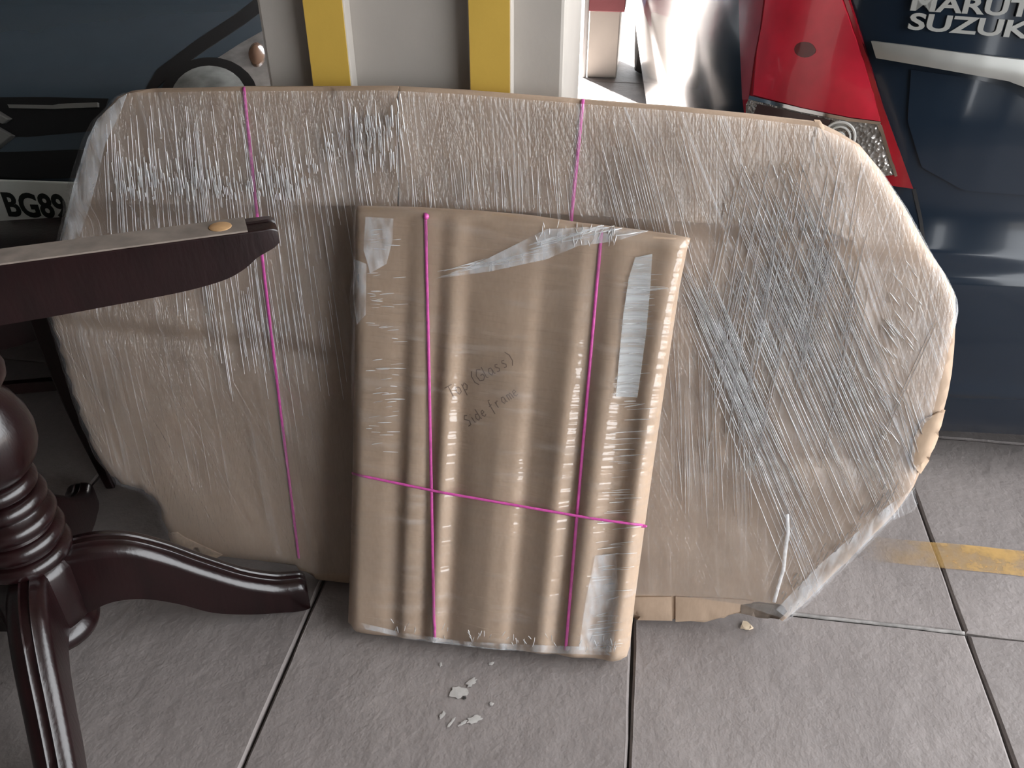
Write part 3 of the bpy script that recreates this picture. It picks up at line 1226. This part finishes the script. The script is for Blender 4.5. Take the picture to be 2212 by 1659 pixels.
pleats('film_pleats', L, bvh_sf, small, wid=(0.0003, 0.0010), keep=lambda x, y: True)
for pl in ([(1285, 1200), (1330, 1195), (1337, 1300), (1322, 1408), (1250, 1403), (1264, 1300)],
           [(1130, 520), (1180, 495), (1300, 491), (1400, 500), (1330, 521), (1250, 531), (1180, 560), (1060, 586), (940, 602), (1050, 560)],
           [(790, 468), (850, 472), (848, 520), (835, 570), (800, 590), (786, 540)], [(766, 560), (792, 570), (790, 680), (772, 700), (764, 640)],
           [(780, 1345), (880, 1368), (1000, 1385), (1130, 1392), (1300, 1398), (1320, 1415), (1200, 1410), (1050, 1400), (900, 1382), (790, 1358)]):
    patch('film_with_glare', pl, bvh_sf, M['veil'], small, off=0.0014, thick=0.001, step=9)  # whitish patches; the film's glare is put into their colour
# broad clear tape glossy strip on the right flute
tp, ntt, pt, ot = mat('glossy clear tape')
pt.inputs['Base Color'].default_value = (0.62, 0.64, 0.65, 1)
pt.inputs['Roughness'].default_value = 0.16
pt.inputs['Specular IOR Level'].default_value = 0.9
vt = coord(ntt, 'Object', (3, 3, 90))
ntt.links.new(rng(ntt, noise_n(ntt, vt, 1.5, 3), 0.35, 0.65, 0.25, 0.6), pt.inputs['Alpha'])
bump(ntt, noise_n(ntt, vt, 2.0, 3), 0.3, 0.004, pt.inputs['Normal'])
patch('tape', [(1372, 556), (1409, 548), (1405, 620), (1396, 720), (1385, 800), (1377, 858), (1330, 856), (1338, 760), (1346, 680), (1358, 600)], bvh_sf, tp, small, off=0.0016, thick=0.0012, step=12)

# ------------------------------------------------------------------ pillar that the package leans on
top_s = max((p - big_pt(0, 0, 0)).dot(D) for p in [big_pt(u, v, 0) for u, v in big_poly]) + BO.dot(D)
PS = top_s + 0.004            # front of the raised strips
print('pillar strips at s =', PS)


def pil_u(px, py, s):
    p = on_plane(px, py, D * s, D)
    return p.dot(E)


STR = 0.028
pu0 = pil_u(576, 150, PS + STR)
pu1 = pil_u(1217, 150, PS + STR)
PD = 0.36
pillar = thing('pillar', 'square grey painted pillar with two raised yellow upright bands behind the big package', 'pillar', G((pu0 + pu1) / 2, PS + STR + PD / 2, 0))
box('shaft', G((pu0 + pu1) / 2, PS + STR + PD / 2, 1.375), E * ((pu1 - pu0) / 2), D * (PD / 2), UP * 1.375, M['pillar'], pillar, bev=0.006)
for (a, b) in ((663, 752), (1011, 1105)):
    ua, ub = pil_u(a, 95, PS), pil_u(b, 95, PS)
    st = box('yellow_band', G((ua + ub) / 2, PS + STR / 2, 1.375), E * ((ub - ua) / 2), D * (STR / 2), UP * 1.374, M['pillar'], pillar, bev=0.002)
    box('yellow_coat', G((ua + ub) / 2, PS - 0.0006, 1.375), E * ((ub - ua) / 2 - 0.0025), D * 0.0012, UP * 1.372, M['yellow'], st, bev=0)
    st.name = 'raised_band'

# far pillar with its pipe, beyond the cars
fb = on_floor(1300, 168)
fu0 = on_floor(1268, 166).dot(E)
fu1 = on_floor(1331, 168).dot(E)
fs = fb.dot(D)
fp = thing('far_pillar', 'distant grey pillar with a maroon upper part beside the bright yard', 'pillar', G((fu0 + fu1) / 2, fs + .2, 0))
cx, hx = (fu0 + fu1) / 2, (fu1 - fu0) / 2
zt = 0.66
pz = on_plane(1300, 24, D * fs, D).z
box('shaft', G(cx, fs + .2, 1.37), E * hx, D * .2, UP * 1.37, M['pillar'], fp, bev=0.005)
box('maroon_band', G(cx + 0.008, fs + .2, (pz + 2.6) / 2), E * (hx + .014), D * .214, UP * ((2.6 - pz) / 2), M['maroon'], fp, bev=0.004)
pp_ = on_floor(1261, 166)
pipe = thing('drain_pipe', 'thin grey upright pipe beside the distant pillar', 'pipe', pp_)
lathe('pipe', pp_, [(0.0, .014), (2.7, .014)], M['pipe'], pipe, seg=16)
for z in (0.5, 1.6):
    lathe('clamp', pp_ + UP * z, [(0, .018), (0.03, .018)], M['pipe'], pipe, seg=16)
# low far wall on the left of the pipe seen in the gap
# ------------------------------------------------------------------ cars
def car_body(levels, L, n=6.0, N=120, sub=4):
    """levels: (z, half width, inset of near end, inset of far end) -> interpolated loops of local points"""
    A = np.array(levels, float)
    t = np.arange(len(A))
    tt = np.linspace(0, len(A) - 1, (len(A) - 1) * sub + 1)
    out = []
    for x in tt:
        i = min(int(x), len(A) - 2)
        f = x - i
        p0, p1, p2, p3 = A[max(i - 1, 0)], A[i], A[i + 1], A[min(i + 2, len(A) - 1)]
        m1, m2 = (p2 - p0) / 2 * 0.6, (p3 - p1) / 2 * 0.6
        f2, f3 = f * f, f * f * f
        out.append((2 * f3 - 3 * f2 + 1) * p1 + (f3 - 2 * f2 + f) * m1 + (-2 * f3 + 3 * f2) * p2 + (f3 - f2) * m2)
    loops = []
    for (z, w, a, b) in out:
        c, h = (a + L - b) / 2, (L - b - a) / 2
        lp = []
        for k in range(N):
            th = 2 * math.pi * (k + .5) / N
            cs, sn = math.cos(th), math.sin(th)
            lp.append((w * math.copysign(abs(cs) ** (2 / n), cs), c + h * math.copysign(abs(sn) ** (2 / n), sn), z))
        loops.append(lp)
    return loops


def loft(name, loops, X, mat_, parent, cap=True, deg=35):
    N = len(loops[0])
    v = [X(*p) for lp in loops for p in lp]
    f = []
    for i in range(len(loops) - 1):
        for k in range(N):
            k2 = (k + 1) % N
            f.append((i * N + k, i * N + k2, (i + 1) * N + k2, (i + 1) * N + k))
    if cap:
        f.append(tuple(range(N))[::-1])
        f.append(tuple(range((len(loops) - 1) * N, len(loops) * N)))
    o = mesh(name, v, f, mat_, parent)
    autosmooth(o, deg)
    return o


def make_car(name, label, org, yaw, L, low, glass, roof, paint, n=6.0, axles=(0.75, 3.2), W=0.8):
    ec = Vector((math.cos(yaw), -math.sin(yaw), 0))
    dc = Vector((math.sin(yaw), math.cos(yaw), 0))
    org = Vector(org)

    def X(x, y, z):
        return org + ec * x + dc * y + UP * z
    t = thing(name, label, 'car', X(0, L / 2, 0))
    body = loft('body', car_body(low, L, n), X, paint, t)
    loft('windows', car_body(glass, L, 5), X, M['glass'], t)
    loft('roof', car_body(roof, L, 5), X, paint, t)
    for ay in axles:
        for sx in (-1, 1):
            ax = ec * sx
            w = lathe('wheel', X(sx * (W - 0.18), ay, 0.30), [(0.0, .10), (0.0, .27), (.02, .295), (.15, .30), (.18, .285), (.185, .2), (.185, .19)], M['rubber'], t, seg=36, axis=ax, x=UP)
            lathe('rim', X(sx * (W - 0.18), ay, 0.30), [(.15, .19), (.175, .19), (.165, .16), (.17, .06), (.18, .03)], M['alloy'], w, seg=30, axis=ax, x=UP)
    return t, body, X, ec, dc


# left car, nose towards the camera
lowL = [(.14, .70, .16, .16), (.20, .76, .06, .08), (.30, .80, .01, .03), (.42, .82, 0, .0), (.54, .82, .005, .0), (.62, .82, .02, .0), (.69, .815, .04, .01), (.725, .81, .075, .02),
        (.76, .79, .17, .03), (.83, .755, .45, .05), (.89, .72, .80, .08), (.93, .69, 1.02, .12), (.945, .66, 1.10, .16)]
glL = [(.93, .68, 1.02, .14), (1.12, .64, 1.35, .20), (1.34, .56, 1.72, .36)]
rfL = [(1.33, .565, 1.70, .34), (1.40, .53, 1.82, .44), (1.44, .42, 2.0, .62), (1.45, .2, 2.3, 1.0)]
carL, bodyL, XL, ecL, dcL = make_car('hatchback_car', 'dark grey hatchback showing its nose, number plate and round headlamp',
                                     (-1.12, 1.885, 0), math.radians(5), 3.6, lowL, glL, rfL, M['paint'], 6.5, (0.72, 3.0), .80)
bL = bvh_of(bodyL)
patch('grille', [(-210, 218), (-120, 212), (100, 211), (235, 214), (228, 240), (212, 282), (60, 296), (-160, 290)], bL, M['black'], carL, off=0.003, thick=0.01, step=16)
patch('grille_bar', [(22, 226), (120, 228), (216, 224), (216, 232), (120, 236), (26, 234)], bL, M['satin'], carL, off=0.010, thick=0.012, step=12)
patch('lower_intake', [(-150, 330), (36, 328), (190, 322), (178, 384), (50, 386), (-140, 386)], bL, M['black'], carL, off=0.003, thick=0.01, step=16)
hl = patch('headlamp', [(365, 225), (380, 185), (415, 156), (455, 138), (480, 123), (520, 97), (575, 66), (655, 40), (665, 150), (620, 240), (560, 300), (460, 310), (385, 280)],
           bL, M['clear'], carL, off=0.004, thick=0.008, step=10, dome=.004)


def circ(cx, cy, rx, ry, n=28):
    return [(cx + rx * math.cos(2 * math.pi * i / n), cy + ry * math.sin(2 * math.pi * i / n)) for i in range(n)]


patch('lamp_ring', circ(455, 222, 106, 90), bL, M['black'], hl, off=0.010, thick=0.010, step=10, dome=.002)
patch('lamp_lens', circ(455, 222, 82, 70), bL, M['lampglass'], hl, off=0.012, thick=0.008, step=9, dome=.014)
patch('turn_bulb', circ(556, 125, 17, 24, 16), bL, plain('amber bulb', (0.30, 0.17, 0.11), 0.2, coat=1.0), hl, off=0.011, thick=0.006, step=7, dome=.008)
patch('painted_reflection', [(606, -44), (640, -30), (530, 52), (440, 112), (370, 162), (330, 200), (310, 200), (340, 150), (420, 90), (510, 30)], bL, M['black'], carL, off=0.0012, thick=0.003, step=10)  # black strip painting a broad dark reflection on the bonnet


def text_mesh(name, body, center, right, up, width, height, depth, mat_, parent, bold=0.02):
    cu = bpy.data.curves.new(name, 'FONT')
    cu.body = body
    cu.align_x = 'LEFT'
    cu.extrude = 0.1
    cu.offset = bold
    cu.resolution_u = 4
    to = bpy.data.objects.new(name, cu)
    COL.objects.link(to)
    bpy.context.view_layer.update()
    dg = bpy.context.evaluated_depsgraph_get()
    me = to.evaluated_get(dg).to_mesh()
    co = np.array([tuple(v.co) for v in me.vertices])
    fs = [tuple(p.vertices) for p in me.polygons]
    to.evaluated_get(dg).to_mesh_clear()
    bpy.data.objects.remove(to)
    bpy.data.curves.remove(cu)
    lo, hi = co.min(0), co.max(0)
    nrm = right.cross(up).normalized()
    sx, sy = width / (hi[0] - lo[0]), height / (hi[1] - lo[1])
    v = [center + right * ((c[0] - (lo[0] + hi[0]) / 2) * sx) + up * ((c[1] - (lo[1] + hi[1]) / 2) * sy) + nrm * ((c[2] + 0.1) / 0.2 * depth) for c in co]
    o = mesh(name, v, fs, mat_, parent, sm=False)
    return o


# number plate
pc, pn = hit(bL, 70, 440)
fr_n = -dcL
po = XL(0, 0, 0) - dcL * 0.012
tl = on_plane(-230, 384, po, dcL)
cp = on_plane(62, 441, po, dcL)
plate = box('number_plate', cp - ecL * 0.02 + UP * -0.004, ecL * 0.25, dcL * 0.004, UP * 0.062, M['plate'], carL, bev=0.003)
tc_ = on_plane(77, 444, po - dcL * 0.004, dcL)
text_mesh('plate_characters', 'BG89', tc_, ecL, UP, 0.150, 0.062, 0.0015, M['platechar'], plate, bold=0.03)
# angular chrome emblem on the grille
em = [(-1, .33), (0, 1), (1, .42), (.62, .2), (0, .56), (-.3, .38), (1, -.33), (0, -1), (-1, -.42), (-.62, -.2), (0, -.56), (.3, -.38)]
ec0, en0 = hit(bL, -12, 276)
if ec0:
    upv = (UP - en0 * UP.dot(en0)).normalized()
    rt = upv.cross(en0)
    fr = [ec0 + rt * (x * 0.046) + upv * (y * 0.046) + en0 * 0.014 for x, y in em]
    bk = [ec0 + rt * (x * 0.05) + upv * (y * 0.05) + en0 * 0.0 for x, y in em]
    n = len(em)
    o = mesh('emblem', fr + bk, [tuple(range(n))] + [(i, (i + 1) % n, n + (i + 1) % n, n + i) for i in range(n)], M['satin'], carL, sm=False)
    fix_normals(o)
    bevel(o, 0.002)

# right car, tail towards the camera
lowR = [(.11, .78, .05, .16), (.15, .82, .03, .08), (.225, .84, .012, .03), (.27, .85, .012, .0), (.40, .855, .0, .0), (.49, .855, .0, .0), (.515, .85, .012, .0), (.54, .845, .035, .0), (.62, .845, .05, .02), (.78, .835, .055, .05),
        (.92, .81, .07, .25), (1.02, .78, .09, .9), (1.06, .75, .13, 1.05), (1.075, .70, .22, 1.15)]
glR = [(1.05, .71, .40, 1.15), (1.22, .66, .62, 1.45), (1.42, .58, .95, 1.85)]
rfR = [(1.41, .585, .93, 1.83), (1.48, .55, 1.05, 1.95), (1.53, .42, 1.25, 2.15), (1.54, .2, 1.6, 2.4)]
carR, bodyR, XR, ecR, dcR = make_car('sedan_car', 'dark navy sedan seen from behind with red tail lamp and silver boot lettering', (1.21, 1.41, 0), math.radians(5), 4.3,
                                     lowR, glR, rfR, M['paint2'], 6.0, (0.95, 3.45), .83)
bR = bvh_of(bodyR)
tail = patch('tail_lamp', [(1604, -140), (1760, -150), (1800, -100), (1838, 0), (1872, 110), (1912, 240), (1945, 330), (1971, 404), (1915, 396), (1800, 330), (1622, 300), (1612, 200), (1606, 60)],
             bR, M['redrim'], carR, off=0.010, thick=0.014, step=11)
patch('red_lens', [(1684, -130), (1760, -135), (1800, -70), (1830, 10), (1862, 110), (1888, 200), (1903, 258), (1840, 250), (1740, 230), (1640, 205), (1648, 110), (1660, 50)],
      bR, M['red'], tail, off=0.014, thick=0.006, step=11, dome=.004)
patch('side_lens', [(1606, -120), (1676, -120), (1654, 60), (1640, 130), (1632, 190), (1628, 215), (1615, 215), (1610, 100)], bR, M['pink'], tail, off=0.0125, thick=0.005, step=10)
patch('bulb_socket', circ(1752, 108, 22, 17, 16), bR, M['redspot'], tail, off=0.0185, thick=0.003, step=8)
patch('clear_lens', [(1634, 209), (1740, 234), (1840, 254), (1903, 263), (1918, 310), (1934, 372), (1905, 376), (1800, 330), (1625, 290), (1624, 225)], bR, M['cells'], tail, off=0.014, thick=0.006, step=10, dome=.002)
patch('reflector_well', [(1652, 224), (1720, 238), (1800, 256), (1796, 290), (1740, 300), (1660, 270), (1644, 245)], bR, plain('brown lamp well', (0.06, 0.035, 0.033), 0.3), tail, off=0.0175, thick=0.003, step=9)
patch('lens_trim', [(1634, 206), (1740, 231), (1840, 251), (1905, 259), (1903, 265), (1838, 258), (1738, 239), (1632, 214)], bR, M['chrome'], tail, off=0.0165, thick=0.004, step=8)
patch('lens_trim', [(1897, 266), (1905, 265), (1937, 374), (1931, 376)], bR, M['chrome'], tail, off=0.0165, thick=0.004, step=8)
cl = hit(bR, 1818, 292)
if cl[0]:
    rt = ecR
    for r0, r1, dz in ((0.030, 0.026, 0.0), (0.021, 0.018, 0.001), (0.011, 0.004, 0.002)):
        lathe('reflector_ring', cl[0] + cl[1] * 0.015, [(0.0, r0), (0.003 + dz, r0 - 0.001), (0.003 + dz, r1), (0.0, r1)], plain('pale lamp ring', (0.6, 0.6, 0.58), 0.3), tail, seg=28, axis=cl[1], x=UP.cross(cl[1]).normalized())
patch('boot_trim', [(1886, 88), (1960, 97), (2070, 112), (2212, 128), (2330, 140), (2330, 238), (2260, 215), (2212, 188), (2170, 172), (2080, 156), (1990, 140), (1897, 124)], bR, M['satin'], carR, off=0.020, thick=0.024, step=12, dome=.004)
patch('plate_recess', [(1968, 150), (2080, 166), (2160, 184), (2230, 224), (2330, 250), (2330, 430), (2080, 410), (1990, 360), (1960, 260)], bR, M['paint2'], carR, off=0.004, thick=0.006, step=16)
patch('bumper_seam', [(1970, 408), (1978, 407), (1992, 470), (2004, 560), (2010, 610), (2004, 610), (1996, 560), (1984, 470)], bR, M['black'], carR, off=0.0012, thick=0.002, step=8)
for (txt, a, b, hgt) in (('MARUTI', (1968, 5), (2242, 20), 33), ('SUZUKI', (1962, 45), (2236, 66), 34)):
    A, nA = hit(bR, *a)
    B, nB = hit(bR, *b)
    if A is None or B is None:
        print('lettering misses', txt)
        continue
    rt = (B - A).normalized()
    nn = ((nA + nB) / 2).normalized()
    upv = nn.cross(rt).normalized()
    if upv.z < 0:
        upv = -upv
    dep = (CAM - (A + B) / 2).length
    text_mesh('lettering', txt, (A + B) / 2 + nn * 0.004, rt, upv, (B - A).length, hgt / F_PX * dep * 0.84, 0.006, M['satin'], carR, bold=0.028)

# ------------------------------------------------------------------ table base on the left
AX = Vector((-0.78, 0.974, 0))
tb = thing('pedestal_table_base', 'dark mahogany turned pedestal table base with curved feet and bare top arms', 'table base', AX)
prof = [(.070, .030), (.072, .052), (.080, .066), (.092, .070), (.104, .066), (.112, .056), (.116, .058), (.125, .068), (.235, .070), (.246, .064),
        (.250, .058)]
zs = [(.264, .072), (.300, .071), (.336, .069), (.372, .065), (.402, .060)]
for z, r in zs:
    for a in range(7):
        th = -math.pi / 2 + math.pi * a / 6
        prof.append((z + 0.0145 * math.sin(th), r - 0.013 + 0.013 * math.cos(th)))
prof += [(.418, .050), (.428, .060), (.445, .072), (.465, .079), (.490, .081), (.515, .077), (.540, .067), (.556, .056), (.566, .054), (.572, .064), (.582, .071), (.594, .073),
         (.606, .070), (.614, .060), (.622, .056), (.640, .060), (.665, .066), (.745, .066)]
lathe('column', AX, prof, M['wood'], tb, seg=64)


def prof_limb(name, az, st, wid, mat_, parent, topmat=None, off=0.0, rd=0.35):
    """limb that runs out from the column: stations (r, z top, z bottom), rounded section"""
    a = math.radians(az)
    d = Vector((math.cos(a), math.sin(a), 0))
    s = Vector((-math.sin(a), math.cos(a), 0))
    S = np.array(st, float)
    t = np.linspace(0, len(S) - 1, (len(S) - 1) * 5 + 1)
    rows = []
    for x in t:
        i = min(int(x), len(S) - 2)
        f = x - i
        p0, p1, p2, p3 = S[max(i - 1, 0)], S[i], S[i + 1], S[min(i + 2, len(S) - 1)]
        m1, m2 = (p2 - p0) / 2, (p3 - p1) / 2
        f2, f3 = f * f, f * f * f
        rows.append((2 * f3 - 3 * f2 + 1) * p1 + (f3 - 2 * f2 + f) * m1 + (-2 * f3 + 3 * f2) * p2 + (f3 - f2) * m2)
    verts, faces = [], []
    n = None
    for (r, zt, zb, w) in rows:
        h = max(zt - zb, 0.004)
        c = min(rd * w, h * 0.35)
        hw = w / 2
        sec = [(-hw, zb), (hw, zb), (hw, zt - c)]
        for q in range(1, 5):
            th = math.pi / 2 * q / 5
            sec.append((hw - c + c * math.cos(th), zt - c + c * math.sin(th)))
        g = 0.25 * hw
        sec += [(hw - c, zt), (g, zt + .0015), (g * .7, zt - .0012), (-g * .7, zt - .0012), (-g, zt + .0015), (-hw + c, zt)]
        for q in range(4, 0, -1):
            th = math.pi / 2 * q / 5
            sec.append((-hw + c - c * math.cos(th), zt - c + c * math.sin(th)))
        sec.append((-hw, zt - c))
        n = len(sec)
        verts += [AX + d * r + s * x + UP * z for x, z in sec]
    for i in range(len(rows) - 1):
        for k in range(n):
            k2 = (k + 1) % n
            faces.append((i * n + k, i * n + k2, (i + 1) * n + k2, (i + 1) * n + k))
    faces.append(tuple(range(n))[::-1])
    faces.append(tuple(range((len(rows) - 1) * n, len(rows) * n)))
    o = mesh(name, verts, faces, mat_, parent)
    autosmooth(o, 45)
    return o


LEG = [(.055, .256, .120, .060), (.10, .257, .135, .060), (.15, .243, .125, .058), (.20, .207, .094, .057), (.25, .160, .053, .056), (.31, .108, .026, .055), (.36, .078, .012, .054), (.388, .070, .004, .053), (.408, .066, .001, .050), (.416, .055, .003, .048)]
for az in (18, 109, 199, -66):
    prof_limb('leg', az, LEG, .06, M['wood'], tb)
ARM = [(.04, .757, .672, .052), (.15, .757, .674, .052), (.25, .757, .678, .052), (.33, .757, .682, .052), (.385, .757, .690, .052), (.415, .757, .702, .052), (.435, .757, .716, .051), (.448, .757, .722, .050), (.462, .757, .728, .048), (.470, .753, .734, .046)]
for az in (19.4, 109.4, 199.4, 289.4):
    a = prof_limb('arm', az, ARM, .052, M['wood'], tb, rd=0.06)
    aa = math.radians(az)
    d_ = Vector((math.cos(aa), math.sin(aa), 0))
    s_ = Vector((-math.sin(aa), math.cos(aa), 0))
    box('bare_top', AX + d_ * 0.235 + UP * 0.7579, d_ * 0.195, s_ * 0.0245, UP * 0.0012, M['woodtop'], a, bev=0)
    lathe('dowel', AX + d_ * 0.395 + UP * 0.757, [(0, .016), (.003, .0155), (.0042, .013), (.0044, .002)], M['dowel'], a, seg=20)

# ------------------------------------------------------------------ stool half hidden behind the table base
SC_ = Vector((-1.135, 1.60, 0))
sa = math.radians(9)
sx = Vector((math.cos(sa), math.sin(sa), 0))
sy = Vector((-math.sin(sa), math.cos(sa), 0))
stool = thing('low_stool', 'low dark wooden stool with tapered legs and stretchers behind the table base', 'stool', SC_)
box('seat', SC_ + UP * 0.447, sx * 0.225, sy * 0.215, UP * 0.016, M['wood'], stool, bev=0.008)
for (a, b, q) in ((sx, sy, -1), (sx, sy, 1), (sy, sx, -1), (sy, sx, 1)):
    v = []
    n = 14
    for i in range(n + 1):
        t = -1 + 2 * i / n
        lowz = 0.385 - 0.035 * (1 - t * t) if True else 0
        for k in (-.010, .010):
            v.append(SC_ + a * (t * 0.20) + b * (q * (0.19 + k)) + UP * 0.432)
            v.append(SC_ + a * (t * 0.20) + b * (q * (0.19 + k)) + UP * lowz)
    f = []
    for i in range(n):
        p = 4 * i
        f += [(p, p + 4, p + 5, p + 1), (p + 2, p + 3, p + 7, p + 6), (p, p + 2, p + 6, p + 4), (p + 1, p + 5, p + 7, p + 3)]
    f += [(0, 1, 3, 2), (4 * n, 4 * n + 2, 4 * n + 3, 4 * n + 1)]
    o = mesh('apron', v, f, M['wood'], stool)
    autosmooth(o, 40)
for qx in (-1, 1):
    for qy in (-1, 1):
        v, f = [], []
        n = 12
        for i in range(n + 1):
            t = i / n
            z = 0.432 * (1 - t)
            w = 0.022 - 0.012 * t
            bow = 0.012 * math.sin(math.pi * t) - 0.022 * t * t
            c = SC_ + sx * (qx * (0.198 - bow)) + sy * (qy * (0.19 - bow)) + UP * z
            for (k, l) in ((-1, -1), (1, -1), (1, 1), (-1, 1)):
                v.append(c + sx * (k * w) + sy * (l * w))
        for i in range(n):
            for k in range(4):
                f.append((4 * i + k, 4 * i + (k + 1) % 4, 4 * i + 4 + (k + 1) % 4, 4 * i + 4 + k))
        f += [(3, 2, 1, 0), (4 * n, 4 * n + 1, 4 * n + 2, 4 * n + 3)]
        o = mesh('leg', v, f, M['wood'], stool, sm=False)
        fix_normals(o)
        bevel(o, 0.004)
for q in (-1, 1):
    box('stretcher', SC_ + sy * (q * 0.185) + UP * 0.262, sx * 0.19, sy * 0.009, UP * 0.013, M['wood'], stool, bev=0.003)
    box('stretcher', SC_ + sx * (q * 0.19) + UP * 0.225, sy * 0.18, sx * 0.009, UP * 0.013, M['wood'], stool, bev=0.003)
